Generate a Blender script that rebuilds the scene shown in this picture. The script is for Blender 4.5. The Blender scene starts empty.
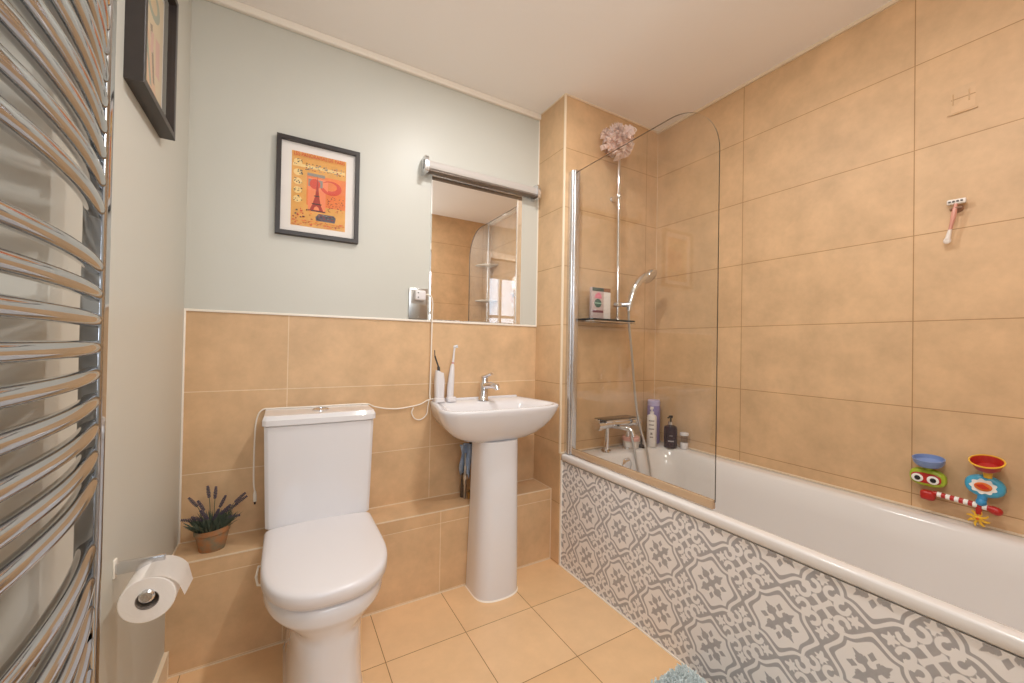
import bpy, bmesh, math, random
import numpy as np
from mathutils import Vector, Matrix
random.seed(7)
sc = bpy.context.scene
COL = sc.collection
PI = math.pi

# ------------------------------------------------------------------ camera
cam_d = bpy.data.cameras.new('camera'); cam = bpy.data.objects.new('camera', cam_d); COL.objects.link(cam)
cam_d.sensor_fit = 'HORIZONTAL'; cam_d.sensor_width = 36.0; cam_d.lens = 395.3 * 36.0 / 1024.0
cam_d.clip_start = 0.01
_R = Vector((0.86432367, -0.50262569, 0.01766399)); _U = Vector((-0.0199293769, 0.000865537, 0.999801016)); _F = Vector((0.50254096, 0.86450371, 0.00926891))
_m = Matrix((_R, _U, -_F)).transposed().to_4x4(); _m.translation = Vector((0, 0, 1.0988))
cam.matrix_world = _m
sc.camera = cam
# ------------------------------------------------------------------ light and exposure
w = bpy.data.worlds.new('world'); sc.world = w; w.use_nodes = True
w.node_tree.nodes['Background'].inputs[0].default_value = (0.75, 0.86, 1.0, 1); w.node_tree.nodes['Background'].inputs[1].default_value = 1.0
sc.view_settings.view_transform = 'Standard'; sc.view_settings.look = 'None'; sc.view_settings.gamma = 1.0
sc.view_settings.use_curve_mapping = False; sc.view_settings.exposure = 0.0
sc.cycles.sample_clamp_indirect = 4.0; sc.cycles.diffuse_bounces = 6; sc.cycles.transparent_max_bounces = 16
def lamp(name, kind, loc, power, color, size=0.1, rot=(0, 0, 0), size_y=None, spot=None):
    d = bpy.data.lights.new(name, kind); d.energy = power; d.color = color
    if kind == 'AREA':
        d.size = size
        if size_y: d.shape = 'RECTANGLE'; d.size_y = size_y
    else: d.shadow_soft_size = size
    if spot: d.spot_size = spot; d.spot_blend = 0.6
    o = bpy.data.objects.new(name, d); o.location = loc; o.rotation_euler = rot; COL.objects.link(o); return o
WARM = (1.0, 0.975, 0.95)
DOWN = [(0.72, 1.06, 9.5), (0.72, 0.30, 9.0)]
for dx_, dy_, pw in DOWN: lamp('downlight_lamp', 'AREA', (dx_, dy_, 2.366), pw, WARM, 0.10).data.shape = 'DISK'
lamp('added_fill_light', 'POINT', (0.26, -0.02, 1.78), 17.0, (0.98, 0.99, 1.0), 0.12)  # soft fill added above the camera to lift the ceiling; no fixture there
lamp('hall_daylight', 'AREA', (-0.28, -1.61, 1.50), 15.0, (0.76, 0.87, 1.0), 0.60, (PI / 2, 0, 0), 1.24)

# ------------------------------------------------------------------ room measures (metres)
XL, XR, XP = -0.309, 1.910, 1.2184
YB, YS, YL, YF = 1.8331, 1.5988, 1.6662, -0.12
H, ZL, ZT = 2.3816, 0.3616, 1.2072
RIM = 0.558

# ------------------------------------------------------------------ materials
def mat(name, col, rough=0.5, metal=0.0, spec=0.5, emit=None, strength=0, coat=0.0, trans=0.0, sss=0.0):
    m = bpy.data.materials.new(name); m.use_nodes = True
    b = m.node_tree.nodes['Principled BSDF']
    b.inputs['Base Color'].default_value = (*col, 1); b.inputs['Roughness'].default_value = rough
    b.inputs['Metallic'].default_value = metal; b.inputs['Specular IOR Level'].default_value = spec
    b.inputs['Coat Weight'].default_value = coat; b.inputs['Transmission Weight'].default_value = trans
    if sss: b.inputs['Subsurface Weight'].default_value = sss; b.inputs['Subsurface Radius'].default_value = (.01, .01, .01)
    if emit: b.inputs['Emission Color'].default_value = (*emit, 1); b.inputs['Emission Strength'].default_value = strength
    return m
def N(m, t, **kw):
    n = m.node_tree.nodes.new(t)
    for k, v in kw.items():
        if k in n.inputs: n.inputs[k].default_value = v
        else: setattr(n, k, v)
    return n
def L(m, a, b): m.node_tree.links.new(a, b)
def srgb(h):
    h = h.lstrip('#'); c = [int(h[i:i + 2], 16) / 255 for i in (0, 2, 4)]
    return tuple(x / 12.92 if x <= 0.04045 else ((x + 0.055) / 1.055) ** 2.4 for x in c)
def noisy(m, scale, amount, base=None, bump=0.0, bscale=None):
    """mottle the base colour a little and add a fine bump"""
    b = m.node_tree.nodes['Principled BSDF']; tc = N(m, 'ShaderNodeTexCoord')
    nz = N(m, 'ShaderNodeTexNoise', Scale=scale, Detail=5.0); L(m, tc.outputs['Object'], nz.inputs['Vector'])
    c = b.inputs['Base Color'].default_value[:]
    mx = N(m, 'ShaderNodeMix', data_type='RGBA'); mx.inputs[6].default_value = tuple(x * (1 - amount) for x in c[:3]) + (1,)
    mx.inputs[7].default_value = tuple(min(1, x * (1 + amount)) for x in c[:3]) + (1,)
    L(m, nz.outputs['Fac'], mx.inputs[0]); L(m, mx.outputs[2], b.inputs['Base Color'])
    if bump:
        n2 = N(m, 'ShaderNodeTexNoise', Scale=bscale or scale * 8, Detail=3.0); L(m, tc.outputs['Object'], n2.inputs['Vector'])
        bp = N(m, 'ShaderNodeBump', Strength=bump, Distance=0.002); L(m, n2.outputs['Fac'], bp.inputs['Height']); L(m, bp.outputs[0], b.inputs['Normal'])
    return m
def tile_mat(name, axes, du, dv, tw, th, c1, c2, grout, gap=0.0015, rough=0.5, mottle=0.13):
    m = mat(name, c1, rough); b = m.node_tree.nodes['Principled BSDF']
    tc = N(m, 'ShaderNodeTexCoord'); sp = N(m, 'ShaderNodeSeparateXYZ'); L(m, tc.outputs['Object'], sp.inputs[0])
    cb = N(m, 'ShaderNodeCombineXYZ')
    for k, (ax, d) in enumerate(zip(axes, (du, dv))):
        ad = N(m, 'ShaderNodeMath', operation='SUBTRACT'); ad.inputs[1].default_value = d - 20 * (tw if k == 0 else th)
        L(m, sp.outputs['XYZ'.index(ax)], ad.inputs[0]); L(m, ad.outputs[0], cb.inputs[k])
    br = N(m, 'ShaderNodeTexBrick'); br.offset = 0; br.squash = 1
    br.inputs['Scale'].default_value = 1; br.inputs['Brick Width'].default_value = tw; br.inputs['Row Height'].default_value = th
    br.inputs['Mortar Size'].default_value = gap; br.inputs['Mortar Smooth'].default_value = 0.1; br.inputs['Bias'].default_value = 0
    br.inputs['Color1'].default_value = (*c1, 1); br.inputs['Color2'].default_value = (*c2, 1); br.inputs['Mortar'].default_value = (*grout, 1)
    L(m, cb.outputs[0], br.inputs['Vector'])
    n1 = N(m, 'ShaderNodeTexNoise', Scale=8.0, Detail=8.0, Roughness=0.65); L(m, tc.outputs['Object'], n1.inputs['Vector'])
    mr = N(m, 'ShaderNodeMapRange'); mr.inputs[1].default_value = 0.3; mr.inputs[2].default_value = 0.7
    mr.inputs[3].default_value = 1 - mottle; mr.inputs[4].default_value = 1 + mottle; L(m, n1.outputs['Fac'], mr.inputs[0])
    mu = N(m, 'ShaderNodeMix', data_type='RGBA', blend_type='MULTIPLY'); mu.inputs[0].default_value = 1
    L(m, br.outputs['Color'], mu.inputs[6]); L(m, mr.outputs[0], mu.inputs[7]); L(m, mu.outputs[2], b.inputs['Base Color'])
    n2 = N(m, 'ShaderNodeTexNoise', Scale=45.0, Detail=3.0); L(m, tc.outputs['Object'], n2.inputs['Vector'])
    sb = N(m, 'ShaderNodeMath', operation='MULTIPLY_ADD'); L(m, br.outputs['Fac'], sb.inputs[0]); sb.inputs[1].default_value = -1.0
    m2 = N(m, 'ShaderNodeMath', operation='MULTIPLY'); L(m, n2.outputs['Fac'], m2.inputs[0]); m2.inputs[1].default_value = 0.25; L(m, m2.outputs[0], sb.inputs[2])
    bp = N(m, 'ShaderNodeBump', Strength=0.35, Distance=0.002); L(m, sb.outputs[0], bp.inputs['Height']); L(m, bp.outputs[0], b.inputs['Normal'])
    return m
T1, T2, TG, TL = srgb('#d1ad84'), srgb('#d5b28a'), srgb('#a98155'), srgb('#e6cfae')
F1, F2, FG = srgb('#e2ba8c'), srgb('#e7c297'), srgb('#8a6238')
M = {}
M['tile_x'] = tile_mat('wall tile facing x', 'YZ', 0.4916, ZT, 0.5992, 0.3, T1, T2, TG)
M['tile_y'] = tile_mat('wall tile facing y', 'XZ', 0.0216, ZT, 0.5992, 0.3, T1, T2, TL)
M['tile_pillar'] = tile_mat('pillar side tile', 'YZ', 1.0, ZT, 6.0, 0.3, T1, T2, TG)
M['tile_shower'] = tile_mat('shower tile', 'XZ', 1.2184, ZT, 0.5992, 0.3, T1, T2, TG)
M['tile_top'] = tile_mat('ledge top tile', 'XY', -2.0, YB, 6.0, 0.3, T1, T2, TG)
M['tile_floor'] = tile_mat('floor tile', 'XY', 0.3299, 1.3925, 0.2986, 0.2986, F1, F2, FG, 0.0013, 0.35, 0.06)
M['paint'] = noisy(mat('pale grey green wall paint', srgb('#c9c8bf'), 0.42), 3, 0.02, bump=0.08, bscale=160)
M['ceiling'] = noisy(mat('warm white ceiling paint', srgb('#f6f2ee'), 0.85), 3, 0.01)
M['white_trim'] = mat('white trim', srgb('#f4ece0'), 0.35)
M['cream_trim'] = mat('cream tile trim', srgb('#efdcc0'), 0.35)
M['caulk'] = mat('pale sealant', srgb('#e6d3b8'), 0.5)
M['ceramic'] = mat('white glazed ceramic', srgb('#e3e1e3'), 0.12, coat=0.3)
M['plastic'] = mat('white plastic', srgb('#e4e0e1'), 0.25)
M['acrylic'] = mat('white bath acrylic', srgb('#e2dedb'), 0.15)
M['chrome'] = mat('chrome', (0.80, 0.80, 0.82), 0.07, 1.0)
M['rail_chrome'] = mat('towel rail chrome', (0.47, 0.48, 0.50), 0.07, 1.0)
M['satin'] = mat('satin chrome', (0.72, 0.72, 0.74), 0.25, 1.0)
M['steel'] = mat('brushed steel', (0.5, 0.49, 0.47), 0.3, 1.0)
M['mirror'] = mat('silvered mirror', (0.93, 0.93, 0.92), 0.0, 1.0)
M['black'] = mat('black', (0.015, 0.014, 0.015), 0.35)
M['frame'] = noisy(mat('dark stained wood', srgb('#2f2724'), 0.4), 40, 0.25)
M['mount'] = mat('off white mount card', srgb('#ece6e0'), 0.8)
M['cable'] = mat('white cable', srgb('#f1e9dc'), 0.4)
M['paper'] = noisy(mat('white tissue paper', srgb('#f3eee9'), 0.9), 60, 0.02, bump=0.2, bscale=200)
M['card'] = mat('grey cardboard', srgb('#a49a92'), 0.9)
def glass_mat(name, tint):
    """thin clear pane: transparent, with a Schlick reflection that is the same on both faces"""
    m = bpy.data.materials.new(name); m.use_nodes = True; nt = m.node_tree; nt.nodes.clear()
    out = N(m, 'ShaderNodeOutputMaterial'); mx = N(m, 'ShaderNodeMixShader'); lw = N(m, 'ShaderNodeLayerWeight', Blend=0.5)
    pw = N(m, 'ShaderNodeMath', operation='POWER'); pw.inputs[1].default_value = 5.0; L(m, lw.outputs['Facing'], pw.inputs[0])
    ma = N(m, 'ShaderNodeMath', operation='MULTIPLY_ADD'); ma.inputs[1].default_value = 0.96; ma.inputs[2].default_value = 0.04; L(m, pw.outputs[0], ma.inputs[0])
    tr = N(m, 'ShaderNodeBsdfTransparent', Color=(*tint, 1)); gl = N(m, 'ShaderNodeBsdfGlossy', Roughness=0.0)
    L(m, ma.outputs[0], mx.inputs[0]); L(m, tr.outputs[0], mx.inputs[1]); L(m, gl.outputs[0], mx.inputs[2]); L(m, mx.outputs[0], out.inputs[0])
    return m
M['glass'] = glass_mat('clear screen glass', (0.972, 0.975, 0.968))
M['picture_glass'] = glass_mat('picture glass', (0.98, 0.98, 0.98))
M['glass_edge'] = mat('polished glass edge', srgb('#4a4438'), 0.1)
M['smoked'] = mat('smoked glass shelf', (0.02, 0.025, 0.025), 0.08)
M['seal'] = mat('clear seal with reflected tile tan', srgb('#e0c09c'), 0.2, trans=0.4)  # clear plastic; the tan of the reflected tiles is put into its colour

# ------------------------------------------------------------------ mesh helpers (all coordinates in metres, world space)
ORG = {}
def finish(me, angle=38):
    me.shade_smooth() if hasattr(me, 'shade_smooth') else None
    for p in me.polygons: p.use_smooth = True
    me.set_sharp_from_angle(angle=math.radians(angle))
def obj(name, bm, m, parent=None, label=None, cat=None, group=None, kind=None, loc=None, angle=38):
    me = bpy.data.meshes.new(name)
    bmesh.ops.recalc_face_normals(bm, faces=bm.faces[:])
    if parent is not None: org = ORG[parent.name]
    elif loc is not None: org = Vector(loc)
    else: org = Vector((0, 0, 0))
    bmesh.ops.translate(bm, verts=bm.verts[:], vec=-org)
    bm.to_mesh(me); bm.free()
    for mm in (m if isinstance(m, (list, tuple)) else [m]): me.materials.append(mm)
    finish(me, angle)
    o = bpy.data.objects.new(name, me); COL.objects.link(o)
    ORG[o.name] = org
    if parent is not None: o.parent = parent
    else: o.location = org
    props(o, label, cat, group, kind); return o
def props(o, label=None, cat=None, group=None, kind=None):
    if label: o['label'] = label
    if cat: o['category'] = cat
    if group: o['group'] = group
    if kind: o['kind'] = kind
def thing(name, label, cat, loc, group=None):
    o = bpy.data.objects.new(name, None); COL.objects.link(o); o.location = loc; o.empty_display_size = 0.05
    ORG[o.name] = Vector(loc); props(o, label, cat, group); return o
def B(): return bmesh.new()
def box(bm, x0, x1, y0, y1, z0, z1, bev=0.0, seg=2, mi=0):
    r = bmesh.ops.create_cube(bm, size=1.0)
    vs = r['verts']
    for v in vs: v.co = Vector((x0 + (v.co.x + .5) * (x1 - x0), y0 + (v.co.y + .5) * (y1 - y0), z0 + (v.co.z + .5) * (z1 - z0)))
    fs = set(f for v in vs for f in v.link_faces)
    if bev:
        es = list(set(e for v in vs for e in v.link_edges))
        rr = bmesh.ops.bevel(bm, geom=es, offset=bev, segments=seg, profile=0.5, affect='EDGES')
        fs = set(rr['faces']) | set(f for f in fs if f.is_valid)
    for f in fs: f.material_index = mi
    return bm
def xform(bm, mx, n0=0):
    bm.verts.ensure_lookup_table()
    bmesh.ops.transform(bm, matrix=mx, verts=bm.verts[n0:])
def loft(bm, rings, cap0=True, cap1=True, closed=True, mi=0):
    vr = [[bm.verts.new(p) for p in r] for r in rings]
    n = len(vr[0])
    for a, b in zip(vr, vr[1:]):
        for i in range(n if closed else n - 1):
            j = (i + 1) % n
            f = bm.faces.new((a[i], a[j], b[j], b[i])); f.material_index = mi
    if cap0: f = bm.faces.new(list(reversed(vr[0]))); f.material_index = mi
    if cap1: f = bm.faces.new(vr[-1]); f.material_index = mi
    return bm
def tube(bm, pts, r, seg=10, cap=True, mi=0, flat=None):
    pts = [Vector(p) for p in pts]; n = len(pts)
    rs = r if isinstance(r, (list, tuple)) else [r] * n
    t = [(pts[min(i + 1, n - 1)] - pts[max(i - 1, 0)]).normalized() for i in range(n)]
    up = Vector((0, 0, 1)) if abs(t[0].z) < 0.9 else Vector((1, 0, 0))
    u = t[0].cross(up).normalized(); rings = []
    for i in range(n):
        u = (u - t[i] * u.dot(t[i])).normalized(); v = t[i].cross(u)
        k = flat if flat else 1.0
        rings.append([pts[i] + (u * math.cos(a) * rs[i] + v * math.sin(a) * rs[i] * k) for a in [2 * PI * j / seg for j in range(seg)]])
    return loft(bm, rings, cap, cap, mi=mi)
def lathe(bm, prof, c, axis=(0, 0, 1), seg=24, mi=0, cap0=True, cap1=True):
    """prof: (radius, height along axis)"""
    a = Vector(axis).normalized(); u = a.orthogonal().normalized(); v = a.cross(u); c = Vector(c)
    rings = [[c + a * h + (u * math.cos(t) + v * math.sin(t)) * max(r, 1e-5) for t in [2 * PI * j / seg for j in range(seg)]] for r, h in prof]
    return loft(bm, rings, cap0, cap1, mi=mi)
def ball(bm, c, r, seg=16, rings=10, mi=0, mx=None):
    res = bmesh.ops.create_uvsphere(bm, u_segments=seg, v_segments=rings, radius=1.0)
    rr = r if isinstance(r, (tuple, list)) else (r, r, r)
    for v in res['verts']:
        p = Vector((v.co.x * rr[0], v.co.y * rr[1], v.co.z * rr[2]))
        if mx: p = mx @ p
        v.co = p + Vector(c)
    for f in set(f for v in res['verts'] for f in v.link_faces): f.material_index = mi
    return bm
def spline(ctrl, n=8, closed=False):
    c = [Vector(p) for p in ctrl]; m = len(c); out = []
    for i in range(m if closed else m - 1):
        p1, p2 = c[i], c[(i + 1) % m]
        p0 = c[(i - 1) % m] if closed or i > 0 else p1 * 2 - p2
        p3 = c[(i + 2) % m] if closed or i + 2 < m else p2 * 2 - p1
        for k in range(n):
            t = k / n
            out.append(0.5 * (2 * p1 + (p2 - p0) * t + (2 * p0 - 5 * p1 + 4 * p2 - p3) * t * t + (3 * p1 - p0 - 3 * p2 + p3) * t ** 3))
    if not closed: out.append(c[-1])
    return out
def resample(pts, n, closed=True):
    P = [Vector(p) for p in pts]
    if closed: P = P + [P[0]]
    d = [0]
    for a, b in zip(P, P[1:]): d.append(d[-1] + (b - a).length)
    out = []; j = 0
    for k in range(n):
        s = d[-1] * k / (n if closed else n - 1)
        while j < len(d) - 2 and d[j + 1] < s: j += 1
        q = (s - d[j]) / max(1e-9, d[j + 1] - d[j]); out.append(P[j].lerp(P[j + 1], q))
    return out
def rrect(x0, x1, y0, y1, r, z, k=8):
    out = []
    for cx, cy, a0 in ((x1 - r, y1 - r, 0), (x0 + r, y1 - r, 90), (x0 + r, y0 + r, 180), (x1 - r, y0 + r, 270)):
        for i in range(k + 1):
            a = math.radians(a0 + 90 * i / k); out.append(Vector((cx + r * math.cos(a), cy + r * math.sin(a), z)))
    return out
def dring(cx, hw, yb, yf, z, k=24, st=0.45, rc=0.02, hb=None, e=2.3):
    """D outline: straight back at yb, rounded front reaching yf (yf < yb)"""
    hb = hb or hw; ym = yb - (yb - yf) * st; out = []
    for i in range(5):
        a = PI / 2 * i / 4; out.append(Vector((cx - hb + rc - rc * math.sin(a), yb - rc + rc * math.cos(a), z)))
    for i in range(k + 1):
        a = PI * i / k; c, s = math.cos(a), math.sin(a)
        out.append(Vector((cx - hw * math.copysign(abs(c) ** (2 / e), c), ym - (ym - yf) * abs(s) ** (2 / e), z)))
    for i in range(5):
        a = PI / 2 * i / 4; out.append(Vector((cx + hb - rc + rc * math.cos(a), yb - rc + rc * math.sin(a), z)))
    return out
def poly(bm, pts, mi=0):
    f = bm.faces.new([bm.verts.new(Vector(p)) for p in pts]); f.material_index = mi; return f
def prism(bm, pts, d, mi=0):
    d = Vector(d); return loft(bm, [[Vector(p) for p in pts], [Vector(p) + d for p in pts]], mi=mi)

# ------------------------------------------------------------------ room shell
def struct(name, bm, m, label=None): return obj(name, bm, m, kind='structure')
struct('floor', box(B(), XL - .1, XR + .1, YF - .1, YB + .1, -0.1, 0), M['tile_floor'])
struct('ceiling', box(B(), XL - .1, XR + .1, YF - .1, YB + .1, H, H + .1), M['ceiling'])
struct('wall_left', box(B(), XL - .1, XL, YF, YB, 0, H), M['paint'])
struct('wall_right', box(B(), XR, XR + .1, YF, YB, 0, H), M['tile_x'])
b = box(B(), XL - .1, XR + .1, YB, YB + .1, ZT, H, mi=0); box(b, XL - .1, XR + .1, YB, YB + .1, 0, ZT, mi=1)
struct('wall_back', b, [M['paint'], M['tile_y']])
b = box(B(), XP, XR, YS, YB, 0, H)
for f in b.faces: f.material_index = 1 if abs(f.normal.x) > .9 else 0
b.normal_update()
for f in b.faces: f.material_index = 1 if abs(f.normal.x) > .9 else 0
struct('wall_shower', b, [M['tile_shower'], M['tile_pillar']])
b = box(B(), XL, XP, YL, YB, 0, ZL); b.normal_update()
for f in b.faces: f.material_index = 1 if f.normal.z > .9 else 0
struct('wall_ledge', b, [M['tile_y'], M['tile_top']])
# wall behind the camera with the doorway to the hall
DX0, DX1, DZ = -0.24, 0.62, 2.03
b = box(B(), XL - .1, DX0, YF - .1, YF, 0, H); box(b, DX0, DX1, YF - .1, YF, DZ, H); box(b, DX1, XP, YF - .1, YF, 0, H)
struct('wall_front', b, M['paint'])
struct('wall_bath_end', box(B(), XP, XR + .1, YF - .1, YF, 0, H), M['tile_shower'])
b = box(B(), DX0 - .06, DX0, YF - .11, YF + .015, 0, DZ + .06, .004); box(b, DX1, DX1 + .06, YF - .11, YF + .015, 0, DZ + .06, .004)
box(b, DX0, DX1, YF - .11, YF + .015, DZ, DZ + .06, .004)
struct('door_1', b, M['white_trim'])
# hall beyond the doorway
struct('floor_hall', box(B(), -1.0, 1.4, -1.5, YF - .1, -0.1, 0), noisy(mat('hall carpet', srgb('#a89c90'), 0.95), 80, 0.1))
struct('ceiling_hall', box(B(), -1.0, 1.4, -1.5, YF - .1, H, H + .1), M['ceiling'])
b = box(B(), -1.1, -1.0, -1.5, YF - .1, 0, H); box(b, 1.4, 1.5, -1.5, YF - .1, 0, H)
WX0, WX1, WZ0, WZ1 = -0.58, 0.02, 0.88, 2.12
box(b, -1.1, WX0, -1.6, -1.5, 0, H); box(b, WX1, 1.5, -1.6, -1.5, 0, H); box(b, WX0, WX1, -1.6, -1.5, 0, WZ0); box(b, WX0, WX1, -1.6, -1.5, WZ1, H)
struct('wall_hall', b, mat('white hall paint', srgb('#e9e8e6'), 0.6))
b = B()
for x in (WX0, (WX0 + WX1) / 2 - .02, WX1 - .04): box(b, x, x + .04, -1.58, -1.53, WZ0, WZ1, .004)
for z in (WZ0, WZ1 - .04, 1.5): box(b, WX0, WX1, -1.575, -1.535, z, z + .04, .004)
struct('window_1', b, M['white_trim'])

# trims and sealant lines
def strip(name, bx, m, bev=0.0015): return struct(name, box(B(), *bx, bev), m)
strip('trim_1', (XL, XP, YB - .020, YB, H - .030, H), M['white_trim'], .004)
strip('trim_2', (XL + .004, XP, YB - .006, YB, ZT - .005, ZT + .004), M['white_trim'])
strip('trim_3', (XL, XL + .006, YB - .006, YB, ZL, ZT + .004), M['white_trim'])
strip('trim_4', (XP - .002, XP + .008, YS - .002, YS + .008, RIM, H), M['cream_trim'])
b = box(B(), XP - .004, XP, YB - .005, YB, ZT, H - .03)
struct('trim_5', b, M['white_trim'])
b = box(B(), XP - .003, XP, YS, YB, H - .006, H); box(b, XP, XR, YS - .004, YS, H - .008, H); box(b, XR - .010, XR, YF, YS, H - .014, H)
struct('trim_6', b, M['caulk'])
b = box(B(), XL, XP, YL - .0015, YL + .003, ZL - .003, ZL + .0012); box(b, XL, XP, YB - .003, YB, ZL, ZL + .003); box(b, XL + .012, XP, YL - .003, YL, 0, .004)
box(b, XP - .003, XP, YL - .003, YB, ZL, ZL + .002); box(b, XP - .003, XP, YL - .003, YL, 0, ZL); box(b, XL, XL + .004, YL, YB, ZL, ZL + .003)
struct('trim_7', b, M['caulk'])
b = box(B(), XP, XR, YS - .004, YS, RIM, RIM + .006); box(b, XR - .005, XR, YF, YS, RIM, RIM + .006); box(b, XR - .0015, XR, YS - .0015, YS, RIM, H)
struct('trim_8', b, M['caulk'])
b = box(B(), XL, XL + .010, YF + .02, YL - .001, 0, .082)
box(b, XL, XL + .012, YF + .02, YL - .001, .082, .088); box(b, XL + .009, XL + .012, YL - .006, YL - .001, 0, .082)
b.normal_update()
struct('baseboard_left', b, M['cream_trim'])

# ------------------------------------------------------------------ ceiling downlights (above the top edge of the frame)
for (dx_, dy_, pw), lb in zip(DOWN, ('recessed white ceiling downlight nearer the back wall', 'recessed white ceiling downlight nearer the doorway')):
    t = thing('downlight', lb, 'ceiling light', (dx_, dy_, H), 'ceiling downlights')
    obj('bezel', lathe(B(), [(.052, 0), (.075, -.001), (.076, -.008), (.060, -.012), (.056, -.004)], (dx_, dy_, H), cap0=False, cap1=False), M['white_trim'], t)

# ------------------------------------------------------------------ bath
t = thing('bathtub', 'long white bath with a grey and white patterned side panel, along right wall', 'bath', (1.56, .75, 0))
bx0, bx1, by0, by1 = 1.2215, XR - .003, YF + .002, YS - .004
b = B()
R_ = lambda d0, d1, d2, d3, r, z: rrect(bx0 + d0, bx1 - d1, by0 + d2, by1 - d3, r, z)
loft(b, [R_(.012, .012, .012, .012, .006, .520), R_(.003, .002, .002, .002, .008, .526), R_(0, 0, 0, 0, .012, .530), R_(0, 0, 0, 0, .012, .551),
         R_(.002, .002, .002, .002, .014, .556), R_(.007, .006, .006, .006, .02, RIM), R_(.036, .058, .09, .10, .09, RIM - .001), R_(.046, .070, .105, .118, .10, RIM - .004),
         R_(.054, .080, .12, .130, .11, RIM - .014), R_(.068, .094, .15, .145, .12, .46), R_(.100, .110, .24, .165, .13, .30), R_(.125, .125, .32, .195, .13, .20),
         R_(.165, .165, .40, .24, .13, .165), R_(.22, .22, .5, .33, .10, .158)], cap0=False)
obj('tub', b, M['acrylic'], t, angle=60)
b = lathe(B(), [(.034, 0), (.034, .008), (.028, .012), (.010, .013)], (1.536, 1.458, .497), (0, -1, .12), 24)
box(b, 1.526, 1.546, 1.440, 1.450, .527, .535, .002)
obj('overflow', b, M['chrome'], t, 'round chrome overflow')

# bath panel with the moroccan tile print (drawn as a smooth field sampled on a fine grid)
def pattern(u, v):
    u = np.abs((u + .5) % 1.0 - .5); v = np.abs((v + .5) % 1.0 - .5)
    a = np.maximum(u, v); c = np.minimum(u, v)
    circ = lambda x, y, r: r - np.hypot(a - x, c - y)
    def seg(x0, y0, x1, y1, r0, r1=None):
        r1 = r0 if r1 is None else r1
        px, py, dx, dy = a - x0, c - y0, x1 - x0, y1 - y0
        h = np.clip((px * dx + py * dy) / (dx * dx + dy * dy), 0, 1)
        return r0 + (r1 - r0) * h - np.hypot(px - dx * h, py - dy * h)
    U = lambda *f: np.maximum.reduce(f)
    r = np.hypot(a, c); d = np.degrees(np.arctan2(c, a))
    dd = np.linspace(-60, 105, 1651); fold = np.abs(((dd + 45) % 90) - 45)
    def smooth(vals):
        y_ = np.interp(fold, [0, 4, 9, 15, 22, 29, 35, 40, 45], vals); k_ = np.hanning(51); return np.interp(d, dd, np.convolve(y_, k_ / k_.sum(), 'same'))
    ro = smooth([.482, .462, .434, .410, .392, .382, .386, .404, .436])   # light band outside edge
    rm = smooth([.425, .412, .390, .366, .347, .338, .342, .357, .384])   # light band inside edge
    ri = smooth([.362, .352, .338, .322, .308, .301, .305, .318, .338])   # dark band inside edge
    band = np.minimum(ro - r, r - rm)
    cross = U(circ(0, 0, .056), seg(0, 0, .12, .12, .030, .024), seg(.080, .080, .125, .056, .030, .020), seg(.125, .056, .152, .066, .020, .008), seg(.125, .125, .182, .182, .030, .004), circ(.135, .100, .026))
    kite = .042 - np.where(a < .19, np.abs(a - .19) * .72 + c * .95, np.abs(a - .19) * .68 + c * 1.1)
    inside = np.minimum(ri - r, -U(cross, kite))
    cx, cy, R = .404, .290, .063
    ang = np.degrees(np.arctan2(c - cy, a - cx)) % 360
    ring = .0265 - np.abs(np.hypot(a - cx, c - cy) - R)
    ring = np.where((ang > 200) & (ang < 258), -.02, ring)
    curl = U(ring, circ(.404, .222, .027), seg(.404, .222, .372, .228, .024, .006), seg(.30, .300, .345, .318, .030, .024))
    star = U(seg(.5, .225, .5, .165, .016, .036), seg(.5, .165, .5, .095, .036, .020), seg(.5, .165, .432, .142, .032, .010), seg(.5, .165, .442, .190, .026, .008))
    small = U(circ(.5, .5, .036), seg(.5, .5, .42, .42, .024, .030), seg(.432, .432, .392, .430, .026, .012), seg(.432, .432, .430, .392, .026, .012))
    axis_gap = np.where(r > ro - .004, .5 - a - .006 + np.where(U(star, small) > 0, 1, 0), 1)
    out = np.where(r > ro - .004, U(np.minimum(curl, axis_gap), star, small), -.05)
    return U(band, inside, out)
PY0, PY1, PZ0, PZ1 = YF + .004, YS - .010, 0.006, 0.518
ny, nz = 690, 206
ys = np.linspace(PY0, PY1, ny); zs = np.linspace(PZ0, PZ1, nz)
YY, ZZ = np.meshgrid(ys, zs, indexing='ij')
val = pattern((YY - 0.5858) / .2035, (ZZ - .332) / .2035).ravel()
n0 = ny * nz; px = 1.2300
verts = np.concatenate([np.stack([np.full(n0, px), YY.ravel(), ZZ.ravel()], 1), np.array([(px + .012, yy, zz) for yy in (PY0, PY1) for zz in (PZ0, PZ1)])])
idx = np.arange(n0).reshape(ny, nz)
q4 = np.stack([idx[:-1, :-1], idx[:-1, 1:], idx[1:, 1:], idx[1:, :-1]], -1).reshape(-1, 4).tolist()
q4.append([n0, n0 + 2, n0 + 3, n0 + 1])
q4 += [[int(i) for i in idx[:, 0]] + [n0 + 2, n0], [int(i) for i in idx[::-1, -1]] + [n0 + 1, n0 + 3], [int(i) for i in idx[0, ::-1]] + [n0, n0 + 1], [int(i) for i in idx[-1, :]] + [n0 + 3, n0 + 2]]
me = bpy.data.meshes.new('side_panel'); verts = verts - np.array(ORG[t.name][:]); me.from_pydata(verts.tolist(), [], q4)
at = me.attributes.new('print', 'FLOAT', 'POINT'); at.data.foreach_set('value', np.concatenate([val, np.full(4, 1.0)]).astype(np.float32))
pm = mat('grey and white printed tile panel', (0.8, 0.8, 0.8), 0.28); bs = pm.node_tree.nodes['Principled BSDF']
an = N(pm, 'ShaderNodeAttribute', attribute_name='print'); mr = N(pm, 'ShaderNodeMapRange'); mr.inputs[1].default_value = -.004; mr.inputs[2].default_value = .004
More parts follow.
